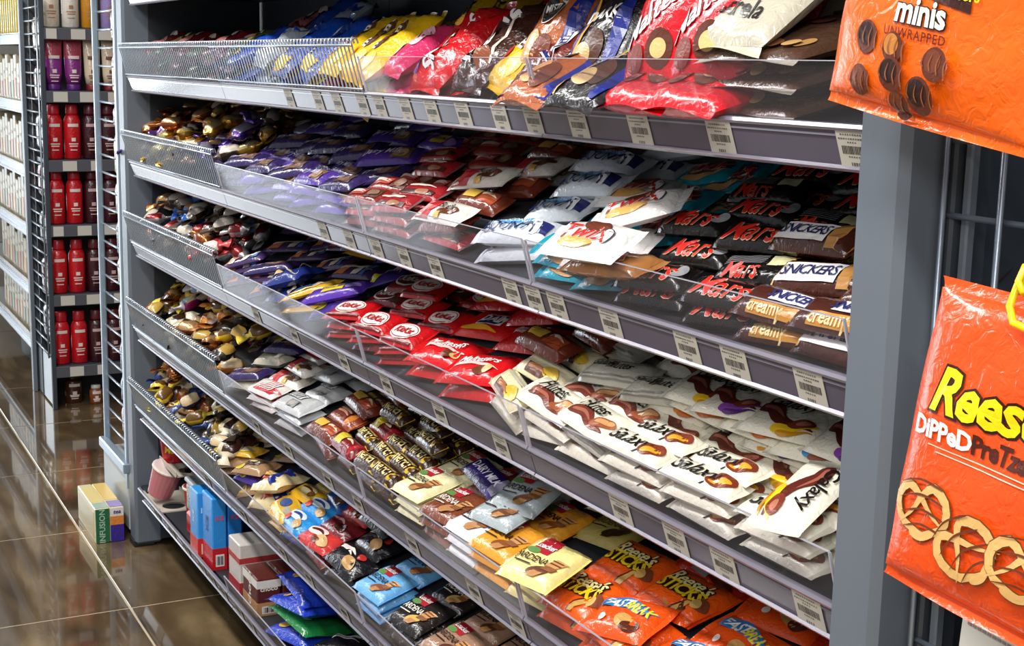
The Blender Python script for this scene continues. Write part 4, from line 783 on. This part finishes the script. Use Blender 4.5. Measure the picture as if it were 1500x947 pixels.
cup(-4.10, 0.10, D6 + 0.001, 'b', 'red paper cup with yellow lettering in front of card trays', 'b5161c', '8a1216', h=0.115, r=0.055)
cup(-4.24, 0.16, D6 + 0.001, 'b', 'red paper cup standing under the upper card tray', 'a01418', '8a1216', h=0.115, r=0.05)
tray(-4.27, 0.10, D6 + 0.128, 'flat card tray with round hole, resting on top of cups')
cup(-4.34, 0.08, D6 + 0.134, 'c', 'red paper cup standing on the upper card tray', 'c01a20', '8a1216', h=0.085, r=0.047)
jar = tag(empty('plastic_tub', (-3.98, 0.075, D6)), 'clear plastic tub with red base and green label', 'tub')
link('tub_base', MB().box((0, 0, 0.036), (0.09, 0.085, 0.07), bev=0.008).mesh('tub_base', ink('b81c24')), jar)
link('tub_wall', MB().box((0, 0, 0.115), (0.088, 0.083, 0.085), bev=0.008).mesh('tub_wall', wrap('5c6a58')), jar)
link('tub_lid', MB().box((0, 0, 0.165), (0.096, 0.09, 0.014), bev=0.004).mesh('tub_lid', ink('8b9096')), jar)
link('printed_picture', MB().box((0.0455, 0.0, 0.10), (0.002, 0.05, 0.04)).mesh('printed_picture', ink('4a7a3a')), jar)
def carton(label, x, y, z, d, top, low, split, txt=None, tcol='e8e2da', band=None):
    c = tag(empty('carton', (x, y, z)), label, 'carton')
    link('carton_body', MB().box((0, 0, d[2] / 2), d, bev=0.003).mesh('carton_body', ink(top)), c)
    link('colour_band', MB().box((0, 0, split / 2 + 0.0005), (d[0] + 0.001, d[1] + 0.001, split)).mesh('colour_band', ink(low)), c)
    if band: link('colour_band', MB().box((0, 0, band[0]), (d[0] + 0.0014, d[1] + 0.0014, band[1])).mesh('colour_band', ink(band[2])), c)
    bc = MB().box((d[0] / 2 + 0.0008, 0, split * 0.45), (0.001, d[1] * 0.6, split * 0.55)).mesh('barcode_label', ink('e9e4e0')); b = link('barcode_label', bc, c)
    mb = MB()
    for k in range(7): mb.box((d[0] / 2 + 0.0016, -d[1] * 0.22 + k * d[1] * 0.073, split * 0.45), (0.0006, d[1] * (0.02 + 0.02 * (k % 3)), split * 0.4))
    link('barcode', mb.mesh('barcode', ink('2a2226')), b)
    if txt:
        v, f = text_tris(txt, d[1] * 0.42 if len(txt) < 4 else d[1] * 0.30, 0, 0.03); mb = MB(); mb.v = [(d[0] / 2 + 0.0012, a, d[2] * 0.72 + b_) for a, b_, _ in v]
        for q in f: mb.face(q)
        link('lettering', mb.mesh('lettering', ink(tcol)), c)
        v, f = text_tris(txt, d[0] * 0.3, 0, 0.03); mb = MB(); mb.v = [(b_ * -1.0, -d[1] / 2 - 0.0012, d[2] * 0.6 + a) for a, b_, _ in v]
        for q in f: mb.face(q)
        link('lettering', mb.mesh('lettering', ink('1c3a8a' if top.startswith('2') else tcol)), c)
carton('blue and red carton with barcode, front one of three', -3.72, 0.034, D6, (0.10, 0.040, 0.205), '2b8fe0', 'c21f2a', 0.062, 'ICE', 'e04048')
carton('blue and red carton with barcode, behind the front one', -3.72, 0.078, D6, (0.10, 0.040, 0.205), '1f7fd4', 'b81c28', 0.062, 'ICE', 'e04048')
carton('pale blue carton standing left of the barcoded pair', -3.83, 0.03, D6, (0.08, 0.05, 0.19), '3a9ae6', 'd0362e', 0.055, 'ICE', 'd8e8f4')
carton('tall blue carton standing behind the barcoded pair', -3.86, 0.115, D6, (0.12, 0.09, 0.24), '1e7ad0', '1e6ac0', 0.05)
carton('chocolate brown carton with white band, nearest the clear front', -3.36, 0.055, D6, (0.12, 0.062, 0.10), '5b2620', 'b98a5c', 0.035, 'choco', 'e8dcd0', (0.084, 0.02, 'e6e0da'))
carton('chocolate brown carton with white band, second from the front', -3.36, 0.123, D6, (0.12, 0.062, 0.10), '6a2a24', 'b98a5c', 0.035, 'choco', 'e8dcd0', (0.084, 0.02, 'e6e0da'))
carton('chocolate brown carton with white band, third from the front', -3.36, 0.190, D6, (0.12, 0.062, 0.10), '6a2a24', 'b98a5c', 0.035, None, 'e8dcd0', (0.084, 0.02, 'e6e0da'))
carton('white and red carton behind the brown cartons', -3.52, 0.09, D6, (0.10, 0.12, 0.135), 'cfc8c2', 'b0363a', 0.03, None, 'b0363a', (0.09, 0.015, 'b0363a'))
carton('grey white carton at the back of the bottom shelf', -3.50, 0.24, D6, (0.14, 0.12, 0.15), 'bdb6ae', '9a3c3c', 0.03)
kind('cookie_bag', 'biscuit_bag', 'royal blue biscuit bag with dark biscuit picture', 'biscuit bag', 0.16, 0.11, 0.03, '1f3cb4', [('e', 0.1, 0.1, 0.045, 0.03, 0, '26242c'), ('e', 0.1, 0.1, 0.036, 0.022, 0, '4a463e'), ('e', -0.5, -0.4, 0.02, 0.014, 0, 'd8a848'), ('s', [(-0.8, 0.4), (-0.4, 0.6), (0, 0.5)], 0.006, 'dfe4f4')], p=4, crimp=0.012, crumple=0.15)
kind('green_bag', 'biscuit_bag', 'green biscuit bag with cream print', 'biscuit bag', 0.16, 0.10, 0.03, '1c7a3c', [('e', 0.0, 0.1, 0.04, 0.024, 0, 'd8cf8a'), ('s', [(-0.8, -0.4), (0, -0.6), (0.6, -0.4)], 0.006, 'e8e2c0')], p=4, crimp=0.012, crumple=0.15)
kind('black_pouch', 'biscuit_bag', 'black pouch with white script', 'biscuit bag', 0.13, 0.09, 0.026, '141216', [('s', [(-0.7, 0.3), (-0.2, 0.5), (0.4, 0.3)], 0.007, 'e4e0de'), ('s', [(-0.65, -0.1), (-0.2, 0.1), (0.4, -0.1)], 0.005, 'd4d0ce')], p=4, crimp=0.012, crumple=0.15)
kind('red_stick', 'biscuit_stick', 'coral red slim pack with pale stripes', 'chocolate bar', 0.13, 0.035, 0.026, 'd84a44', [('r', -0.8, 0.1, 0.6, 0.6, 'eec0b4'), ('r', 0.72, -0.8, 1.0, 0.8, 'e03020')], p=8, crimp=0.008)
zone(6, 396, 412, ['green_bag', 'cookie_bag'], x0=-3.25, x1=-2.98, yaw=6, jit=8, nf=3, s1=0.3, tj=6, second=0.6)
zone(6, 412, 440, ['cookie_bag'], x0=-3.25, x1=-3.0, yaw=6, jit=8, nf=1, s0=0.03, s1=0.16, tj=5, base=0.105)
zone(6, 396, 412, ['black_pouch'], x0=-2.98, x1=-2.72, yaw=20, jit=12, nf=3, s1=0.3, tj=8, second=0.9)
zone(6, 396, 412, ['red_stick'], x0=-2.72, x1=-2.35, yaw=8, jit=8, nf=3, s1=0.3, tj=6, second=0.9)
zone(6, 396, 412, ['gold_sachet', 'black_pouch'], x0=-2.35, x1=-1.9, yaw=8, jit=8, nf=3, s1=0.2, tj=6)

# ------------------------------------------------------------------ price tags in the strips
def price_tag(i, u, label, w=0.05, seed=0):
    x = fx(i, u, -0.02, 0.0); r = random.Random(seed)
    y0, z0 = front(i, -0.0235, 0.0012); a = math.degrees(math.atan2(0.018 * 1.25, 0.065))
    M = T(x, y0, z0) @ RX(90 + a)        # local x right, y up the strip, z to the aisle
    t = tag(empty('price_tag', M=M), label, 'price tag')
    link('paper', MB().box((0, 0, 0.0004), (w, 0.043, 0.0006)).mesh('paper', mat('tag_paper', 'b9b3a8', 0.55)), t)
    mb = MB()
    for k in range(15): mb.box((-w * 0.36 + k * w * 0.051, -0.001, 0.0009), (w * (0.012 + 0.022 * r.random()), 0.009, 0.0003))
    link('barcode', mb.mesh('barcode', ink('2b2728')), t)
    mb = MB()
    for k, (yy, n) in enumerate(((0.016, 9), (0.0115, 11), (0.0075, 4), (-0.0085, 5), (-0.0165, 4))):
        for q in range(n): mb.box(((q - n / 2) * w * 0.075, yy, 0.0009), (w * 0.055 * r.uniform(.5, 1), 0.0016 if k < 4 else 0.0036, 0.0003))
    link('printed_text', mb.mesh('printed_text', ink('5b5656')), t)
TAGS = {1: (420, 462, 490, 527, 552, 590, 628, 674, 728, 776, 842, 932, 1050, 1246), 2: (470, 508, 548, 588, 634, 745, 778, 812, 890, 1002, 1072, 1182), 3: (372, 428, 500, 562, 640, 730, 905, 985, 1056, 1180),
        4: (372, 418, 476, 520, 600, 690, 752, 850), 5: (300, 352, 410, 448, 500, 560), 6: (226, 247, 268, 291, 305, 322, 345, 362)}
for i, l in TAGS.items():
    for k, u in enumerate(l): price_tag(i, u, 'white price tag with barcode in %s shelf strip, %s from left' % (SNAME[i], ORD[k]), 0.05 if i < 6 else 0.07, k + 20 * i)

# ------------------------------------------------------------------ orange bags hanging on the near grid panel
def hang_bag(name, label, M, L, W_, T_, col, prints, cat='snack bag'):
    P = Pillow(L, W_, T_, 3.6, 3.0, 0.16, 3)
    o = link(name, P.mesh(name, wrap(col), 24, 14)); o.matrix_world = M
    kk = dict(kids=[]); kk['kids'] += [('crimped_end', P.seal('crimped_end', wrap(col), -1, 0.012)), ('crimped_end', P.seal('crimped_end', wrap(col), 1, 0.012))]
    build_prints(kk, P, prints)
    for n, me in kk['kids']: link(n, me, o)
    return tag(o, label, cat)
# local x runs up the bag, local -y to the right, local z out to the aisle
def bag_frame(x, y, z, roll=0.0, pitch=0.0):
    return T(x, y, z) @ RY(roll) @ RX(pitch) @ Matrix(((0, -1, 0, 0), (0, 0, -1, 0), (1, 0, 0, 0), (0, 0, 0, 1)))
pretz = []
def pretzel(cx, cy, r, rot):
    c, s = math.cos(rot), math.sin(rot)
    def q(a, b): return (cx + (a * c - b * s) * r / 0.13, cy + (a * s + b * c) * r / 0.085)
    loops = [[(-1, 0.0), (-0.7, 0.75), (0.0, 0.9), (0.45, 0.45), (0.1, 0.0), (-0.35, -0.35), (-0.8, -0.9)], [(-1, 0.0), (-0.7, -0.75), (0.0, -0.9), (0.45, -0.45), (0.1, 0.0), (-0.35, 0.35), (-0.8, 0.9)], [(-0.95, 0.45), (-1.05, 0), (-0.95, -0.45)]]
    out = []
    for l in loops: out.append(('s', [q(a, b) for a, b in l], 0.0058, '7a4420'))
    for l in loops: out.append(('s', [q(a, b) for a, b in l], 0.0046, 'dcae6a'))
    for k in range(4): out.append(('s', [q(-0.9 + 0.45 * k, -0.8), q(-0.7 + 0.45 * k, 0.0), q(-0.9 + 0.45 * k, 0.8)], 0.0011, '6a3216'))
    return out
P2 = [('t', "Reese's", 0.34, 0.0, 0.055, -90, 'f4dc12', dict(out='34130a', bold=0.03, ow=0.045, shear=0.28, sp=0.95)),
      ('t', 'DiPPeD', 0.07, 0.52, 0.0235, -90, 'f4eee6', dict(bold=0.035, sp=0.95)), ('t', 'PreTzels', 0.07, -0.16, 0.0235, -90, '4a1a0e', dict(bold=0.035, sp=0.92)),
      ('r', -0.035, -0.45, -0.027, 0.65, 'f2c8ae'), ('r', -0.068, -0.45, -0.06, 0.55, 'f2c8ae')] + pretzel(-0.42, 0.58, 0.029, 0.2) + pretzel(-0.56, 0.06, 0.029, 0.9) + pretzel(-0.5, -0.58, 0.029, 0.0)
hang_bag('snack_bag', 'orange snack bag with pretzel picture hanging on wire grid', bag_frame(-0.838, -0.066, 1.276, 3, -7), 0.262, 0.215, 0.036, 'ee4e12', P2)
CUPS = []
for (cx, cy, r, a, k) in ((-0.52, 0.55, 0.0145, 0.3, 0), (-0.84, 0.55, 0.0135, 0.0, 1), (-0.55, 0.22, 0.013, 0.5, 2), (-0.74, 0.19, 0.0145, 0.2, 0), (-0.95, 0.10, 0.012, 0.0, 1), (-0.60, -0.24, 0.014, 0.1, 1), (-0.84, -0.14, 0.016, 0.0, 0)):
    CUPS += [('e', cx, cy, r * 1.05, r, 30, '5e2a18'), ('e', cx + 0.02, cy + 0.02, r * 0.72, r * 0.72, 30, '2e1510' if k == 0 else 'c07a34' if k == 2 else '6e3520')]
    for q in range(4): CUPS.append(('s', [(cx - 0.09 + 0.02 * q, cy - 0.12 + 0.07 * q), (cx + 0.0, cy - 0.10 + 0.07 * q), (cx + 0.08, cy - 0.12 + 0.07 * q)], 0.0009, '8a5030'))
P1 = [('t', "Reese's", 0.16, -0.12, 0.058, -90, 'f4dc12', dict(out='34130a', bold=0.03, ow=0.045, shear=0.28, sp=0.95)), ('r', -0.17, -0.42, -0.05, 0.36, '3a160c', 0.1),
      ('t', 'PEANUT BUTTER CUPS', -0.11, -0.03, 0.0115, -90, 'f2d61c', dict(bold=0.03, sp=0.95)), ('t', 'minis', -0.28, 0.03, 0.031, -90, 'f6f1ea', dict(out='34130a', bold=0.03, ow=0.035, sp=0.98)), ('t', 'UNWRAPPED', -0.44, 0.06, 0.0115, -90, '6a2410', dict(sp=1.15))] + CUPS
hang_bag('snack_bag', 'orange snack bag with chocolate cup pictures, upper right corner', bag_frame(-0.93, -0.075, 1.682, 9, -3), 0.24, 0.25, 0.036, 'f46410', P1)
hk = tag(empty('display_hook', (-0.828, 0.02, 1.422)), 'yellow plastic display hook above the pretzel bag', 'hook')
link('hook_arm', MB().tube([(0, 0, 0.03), (0, -0.04, 0.03), (-0.004, -0.085, 0.024), (-0.012, -0.10, 0.008), (-0.014, -0.105, -0.010), (-0.004, -0.11, -0.022), (0.012, -0.112, -0.024)], 0.0034, 10).mesh('hook_arm', mat('yellow_plastic', 'f0d60c', 0.3), True), hk)
link('hook_arm', MB().tube([(0.0, -0.085, 0.03), (-0.006, -0.10, 0.024), (-0.006, -0.106, 0.012), (0.004, -0.11, 0.004)], 0.0032, 10).mesh('hook_arm', mat('yellow_plastic', 'f0d60c', 0.3), True), hk)
link('hook_clip', MB().box((0, 0.005, 0.03), (0.02, 0.01, 0.05), bev=0.002).mesh('hook_clip', mat('yellow_plastic', 'f0d60c', 0.3)), hk)
card = tag(empty('price_card', M=T(-0.898, -0.012, 1.078) @ RY(4) @ RX(90)), 'white price card hanging below the pretzel bag', 'price card')
link('paper', MB().box((0, 0, 0), (0.075, 0.06, 0.001)).mesh('paper', mat('white_card', 'd6d3cc', 0.5)), card)
mb = MB()
for q in range(9): mb.box((-0.025 + q * 0.0062, 0.018, 0.001), (0.0045, 0.003, 0.0004))
for q in range(10): mb.box((-0.028 + q * 0.0062, 0.010, 0.001), (0.0045, 0.003, 0.0004))
link('printed_text', mb.mesh('printed_text', ink('8a8488')), card)
yb = tag(link('snack_bag', Pillow(0.2, 0.12, 0.03, 4, 3, 0.1, 2).mesh('snack_bag', wrap('c9b21c'))), 'yellow bag edge seen behind the near wire grid', 'snack bag')
yb.matrix_world = bag_frame(-0.80, 0.12, 1.56)

# ------------------------------------------------------------------ boxes on the floor
bx_ = tag(empty('tea_carton', (-4.80, -0.089, 0)), 'film-wrapped green and cream carton on the floor, left of pair', 'carton')
link('carton_body', MB().box((0, 0, 0.061), (0.30, 0.047, 0.12), bev=0.003).mesh('carton_body', ink('d8cfa8')), bx_)
link('end_panel', MB().box((0.1505, 0, 0.061), (0.002, 0.044, 0.116)).mesh('end_panel', wrap('1e6a48')), bx_)
link('top_panel', MB().box((-0.02, 0, 0.1215), (0.18, 0.043, 0.002)).mesh('top_panel', ink('e2cf8a')), bx_)
link('top_panel', MB().box((0.115, 0, 0.1217), (0.06, 0.043, 0.002)).mesh('top_panel', ink('a9bcae')), bx_)
link('side_panel', MB().box((0.0, -0.0238, 0.06), (0.26, 0.002, 0.09)).mesh('side_panel', ink('c9b98a')), bx_)
v, f = text_tris('INFUSION', 0.026, 0, 0.02); mb = MB(); mb.v = [(0.152, -b_, 0.06 + a) for a, b_, _ in v]
for q in f: mb.face(q)
link('lettering', mb.mesh('lettering', ink('a9c4ae')), bx_)
bx2 = tag(empty('tea_carton', (-4.80, -0.041, 0)), 'orange and violet carton on the floor, right of pair', 'carton')
link('carton_body', MB().box((0, 0, 0.061), (0.30, 0.046, 0.12), bev=0.003).mesh('carton_body', ink('d9c9a0')), bx2)
link('end_panel', MB().box((0.1505, 0, 0.031), (0.002, 0.044, 0.058)).mesh('end_panel', wrap('3a2a8e')), bx2)
link('end_panel', MB().box((0.1505, 0, 0.075), (0.002, 0.044, 0.030)).mesh('end_panel', wrap('e0863a')), bx2)
link('end_panel', MB().box((0.1505, 0, 0.104), (0.002, 0.044, 0.028)).mesh('end_panel', wrap('e6dcdc')), bx2)
link('top_panel', MB().box((0.11, 0, 0.1215), (0.07, 0.043, 0.002)).mesh('top_panel', ink('8a7ab4')), bx2)
link('top_panel', MB().box((-0.04, 0, 0.1216), (0.2, 0.043, 0.002)).mesh('top_panel', ink('e0c070')), bx2)
v, f = text_tris('tea', 0.02, 0.2, 0.02); mb = MB(); mb.v = [(0.1525, a, 0.105 + b_) for a, b_, _ in v]
for q in f: mb.face(q)
link('lettering', mb.mesh('lettering', ink('3a2a6e')), bx2)

# ------------------------------------------------------------------ small packs hung behind the far grid panel
HP = [('slim cream pack', 'd8cdb4', 5, 1.545, 0.13), ('grey green pack', '9aa39a', 5, 1.71, 0.10), ('rosy brown pack', '8a6a62', 4, 1.40, 0.07), ('beige striped pack', 'bdb09a', 5, 1.27, 0.14), ('smoke grey pack', '8b8e8c', 3, 1.12, 0.11),
      ('navy blue pack', '2c3550', 5, 0.98, 0.12), ('cream sachet', 'c6bda4', 3, 0.86, 0.10), ('sky blue card', '7aa8d8', 1, 0.80, 0.09), ('amber snack pack', '8a6a36', 4, 0.70, 0.10), ('dark plum pack', '4a3440', 5, 0.56, 0.10), ('deep blue pack', '2a4a78', 4, 0.44, 0.09), ('white rosy pack', 'c9a8a8', 4, 0.33, 0.10)]
for d, c, n, z, h in HP:
    me = Pillow(h, 0.052, 0.016, 6, 4, 0.1, 1).mesh('hanging_pack', wrap(c), 6, 4)
    top = MB().box((h / 2 + 0.006, 0, 0.007), (0.016, 0.03, 0.002)).mesh('hang_tab', ink('e0dcd4'))
    for k in range(n):
        o = tag(link('hanging_pack', me), '%s hanging behind far wire grid, %s from left' % (d, ORD[k]) if n > 1 else d + ' hanging behind the far wire grid', 'snack pack', d + 's behind the far wire grid')
        o.matrix_world = bag_frame(-4.99 + k * 0.30 / max(1, n - 1) if n > 1 else -4.72, 0.075 + 0.015 * (k % 2), z); link('hang_tab', top, o)

# ------------------------------------------------------------------ end display with bottles beyond the rack (faces the camera)
XE = -6.60
ed = tag(empty('end_display', (XE - 0.2, 0.4, 0)), 'dark end display with bottle shelves beyond the far post', 'rack')
part('back_panel', MB().box((XE - 0.30, 0.42, 0.95), (0.012, 0.66, 1.9)), mat('end_back', '2a2d33', 0.5), ed)
part('side_post', MB().box((XE - 0.005, 0.095, 0.93), (0.03, 0.02, 1.86), bev=0.003), STEELD, ed)
part('foot_panel', MB().box((XE - 0.20, 0.10, 0.12), (0.40, 0.012, 0.22)), mat('white_steel', 'b4bcc4', 0.3, 0.2), ed)
PT = mat('tag_pale', 'c9c2b8', 0.5)
ENDZ = [1.728, 1.453, 1.146, 0.853, 0.535, 0.203]
for k, z in enumerate(ENDZ):
    s = tag(empty('end_shelf', (XE - 0.15, 0.4, z)), 'dark bottle shelf with pale tags on end display, %s from top' % ORD[k], 'shelf')
    part('shelf_board', MB().box((XE - 0.15, 0.42, z - 0.012), (0.29, 0.64, 0.022)), STEELD, s)
    part('price_strip', MB().box((XE + 0.004, 0.42, z - 0.028), (0.010, 0.64, 0.052), bev=0.002), mat('end_strip', '5c5c64', 0.3, 0.2), s)
    for q in range(4):
        yy = 0.135 + q * 0.115 + 0.03 * (k % 3)
        part('tag', MB().box((XE + 0.0105, yy, z - 0.028), (0.002, 0.062 if (k + q) % 3 else 0.045, 0.044)), PT, s)
def bottle(label, x, y, z, r, h, body, cap, sq=0.75, group=None, up=True, lab='e8d6d0', capf=0.18):
    b = tag(empty('bottle', (x, y, z)), label, 'bottle', group)
    hb = h * (1 - capf)
    if up:
        link('bottle_body', MB().lathe([(r * .86, 0), (r, h * .02), (r, hb * .86), (r * .82, hb * .96), (r * .6, hb)], 16, sx=sq).mesh('bottle_body', wrap(body), True), b)
        link('cap', MB().lathe([(r * .72, hb - 0.001), (r * .74, hb + 0.004), (r * .70, h * .985), (r * .62, h)], 16, sx=sq).mesh('cap', ink(cap), True), b)
    else:                      # tube standing on its cap
        link('cap', MB().lathe([(r * .78, 0), (r * .8, 0.004), (r * .8, h * .10), (r * .76, h * .12)], 16, sx=sq).mesh('cap', ink(cap), True), b)
        mb = MB(); n = 16; prof = [(0.8, .12, .8), (0.95, .3, .8), (1.0, .6, .55), (1.05, .9, .2), (1.08, 1.0, .04)]; rings = []
        for a, zz, sx in prof: rings.append([mb.vert((r * a * sx * math.cos(q / n * 6.283), r * a * math.sin(q / n * 6.283), h * zz)) for q in range(n)])
        for A, B in zip(rings, rings[1:]):
            for q in range(n): mb.face((A[q], A[(q + 1) % n], B[(q + 1) % n], B[q]), 1 if A is rings[2] or A is rings[3] else 0)
        mb.face(rings[0][::-1]); mb.face(rings[-1])
        link('tube_body', mb.mesh('tube_body', [wrap(body), wrap('a83a4c' if body[0] == '8' else body)], True), b)
    mb = MB()
    for zz, w, t in ((0.62, 0.8, 0.014), (0.36, 0.3, 0.016), (0.28, 0.7, 0.005), (0.24, 0.6, 0.005), (0.17, 0.5, 0.004)):
        mb.grid(lambda a, c: ((r * sq + 0.0012) * math.cos((a - .5) * w * 1.6), (r + 0.0012) * math.sin((a - .5) * w * 1.6), h * zz + (c - .5) * t), 5, 1)
    link('printed_text', mb.mesh('printed_text', ink(lab)), b)
YS = [0.142, 0.222, 0.302, 0.382, 0.462]
for k in range(1, 5):
    z = ENDZ[k + 1] if k + 1 < len(ENDZ) else 0
zz = ENDZ
rown = {2: 'third', 3: 'fourth', 4: 'fifth', 5: 'bottom'}
for k in (2, 3, 4, 5):
    for q, y in enumerate(YS):
        if q < 2: bottle('bright red bottle on %s end display shelf, %s from left' % (rown[k], ORD[q]), XE - 0.055, y, zz[k], 0.037, 0.245, 'c8101c', 'b01020')
        else: bottle('dark maroon bottle on %s end display shelf, %s from left' % (rown[k], ORD[q]), XE - 0.055, y, zz[k], 0.037, 0.245, '3c0c16', '5a101c', lab='c8a8a8')
for q in range(2):
    t = bottle('purple and red tube on second end display shelf, %s from left' % ORD[q], XE - 0.055, 0.150 + 0.085 * q, zz[1], 0.038, 0.235, '8a2a86' if q == 0 else '86287e', '5e1a78', up=False)
bottle('cream tube with dark red cap on second end display shelf', XE - 0.055, 0.318, zz[1], 0.036, 0.235, 'd9c4a8', '7a1620', up=False, lab='6a4a3a')
bottle('cream tube on second end display shelf, partly hidden by grid', XE - 0.055, 0.398, zz[1], 0.036, 0.235, 'd9c4a8', '7a1620', up=False, lab='6a4a3a')
for q, (c, cp, d) in enumerate((('e0d0bc', 'd8c8b4', 'beige'), ('e4dcd0', 'e0dcd8', 'ivory'), ('c8861a', 'b0701a', 'amber'), ('9a86c0', '8a78b4', 'lavender'))):
    bottle(d + ' shampoo bottle on top end display shelf', XE - 0.055, 0.145 + 0.085 * q, zz[0], 0.038, 0.25, c, cp, lab='a8785a')
bottle('amber bottle lying in the dark foot of the end display', XE - 0.06, 0.29, 0.0, 0.03, 0.09, '8a4a1e', 'c8d0c8')
bottle('dark amber bottle standing in the foot of the end display', XE - 0.12, 0.2, 0.0, 0.04, 0.14, '4a2614', '2a1a12')
ge = grid_panel('grid_panel', 'bright wire grid on the side of the bottle display', -7.02, XE - 0.02, 0.24, 1.86, 0.085, 0.40, 0.058, -7.02, 0.25, 0.0042, CHROME)
part('frame_rail', MB().box((-7.03, 0.075, 0.93), (0.05, 0.02, 1.86), bev=0.003), STEEL, ge)
for k, (d, c) in enumerate((('cream comb pack', 'cfc4ae'), ('maroon clip pack', '5a1420'), ('grey brush pack', '8a8e90'), ('dark red clip pack', '6a1822'), ('black comb pack', '2a2628'), ('wine red clip pack', '521520'), ('charcoal brush pack', '3a3a40'))):
    me = Pillow(0.15, 0.10, 0.02, 6, 4, 0.1, 1).mesh('hanging_pack', wrap(c), 6, 4)
    for q in range(3):
        o = tag(link('hanging_pack', me), '%s on the side of bottle display, %s from left' % (d, ORD[q]), 'hair pack', d + 's beside the bottle display'); o.matrix_world = bag_frame(-6.95 + 0.13 * q, 0.115, 1.70 - 0.22 * k)

# ------------------------------------------------------------------ far run of shelves at the left edge
fr_ = tag(empty('far_rack', (-7.9, 0.3, 0)), 'pale steel rack at the left edge with cream cartons', 'rack')
part('back_panel', MB().box((-8.0, 0.47, 0.95), (1.9, 0.012, 1.9)), mat('far_back', '8d8a84', 0.5), fr_)
part('side_post', MB().box((-7.06, 0.10, 0.95), (0.03, 0.04, 1.9), bev=0.003), STEEL, fr_)
part('kick_plate', MB().box((-8.0, 0.30, 0.09), (1.9, 0.012, 0.17)), mat('kick', '22262b', 0.6), fr_)
FZ = [1.655, 1.335, 1.035, 0.752, 0.47, 0.205]
BRT = mat('bright_zinc_strip', 'b6c2d2', 0.22, 0.5, coat=0.5)
for k, z in enumerate(FZ):
    s = tag(empty('far_shelf', (-8.0, 0.2, z)), 'pale shelf with bright front strip on far rack, %s from top' % ORD[k], 'shelf')
    part('shelf_board', MB().box((-8.0, 0.28, z + 0.012), (1.86, 0.36, 0.02)), mat('far_board', 'a9abad', 0.4), s)
    part('front_strip', MB().box((-8.0, 0.088, z + 0.025), (1.86, 0.012, 0.05), bev=0.003), BRT, s)
    part('front_lip', MB().box((-8.0, 0.076, z + 0.003), (1.86, 0.016, 0.006)), mat('lip_white', 'e2e8f0', 0.2), s)
    part('front_lip', MB().box((-8.0, 0.078, z + 0.051), (1.86, 0.012, 0.005)), mat('lip_white', 'e2e8f0', 0.2), s)
for q in range(14):
    bottle('yellow oil bottle on top far shelf, %s from left' % ORD[q], -8.05 + q * 0.07, 0.14, FZ[0] + 0.023, 0.03, 0.27, 'd8b81c', 'e8d85a', 1.0, 'yellow oil bottles on the far rack', lab=('c83a28', '2a9a8a')[q % 2])
for k in range(1, 6):
    for q in range(11):
        w = 0.085; x = -8.12 + q * 0.092; c = ('b7a884', 'ad9f7e', 'bbb096')[(q + k) % 3]; h = 0.21 + 0.02 * ((q * 7 + k) % 3)
        b = tag(empty('carton', (x, 0.16, FZ[k] + 0.023)), 'cream carton with food picture, %s far shelf, %s from left' % (ORD[k], ORD[q]), 'carton', 'cream cartons on the far rack')
        link('carton_body', MB().box((0, 0, h / 2), (w, 0.11, h), bev=0.004).mesh('carton_body', ink(c)), b)
        link('printed_picture', MB().box((0.0, -0.0555, h * 0.36), (w * 0.8, 0.002, h * 0.36)).mesh('printed_picture', ink(('8a5a34', 'c8983a', '6a3a2a', '4a7a3a', 'b8452e')[(q + 2 * k) % 5])), b)
        link('printed_text', MB().box((0.0, -0.0555, h * 0.70), (w * 0.6, 0.002, h * 0.06)).mesh('printed_text', ink('8a7a62')), b)
finish_labels()
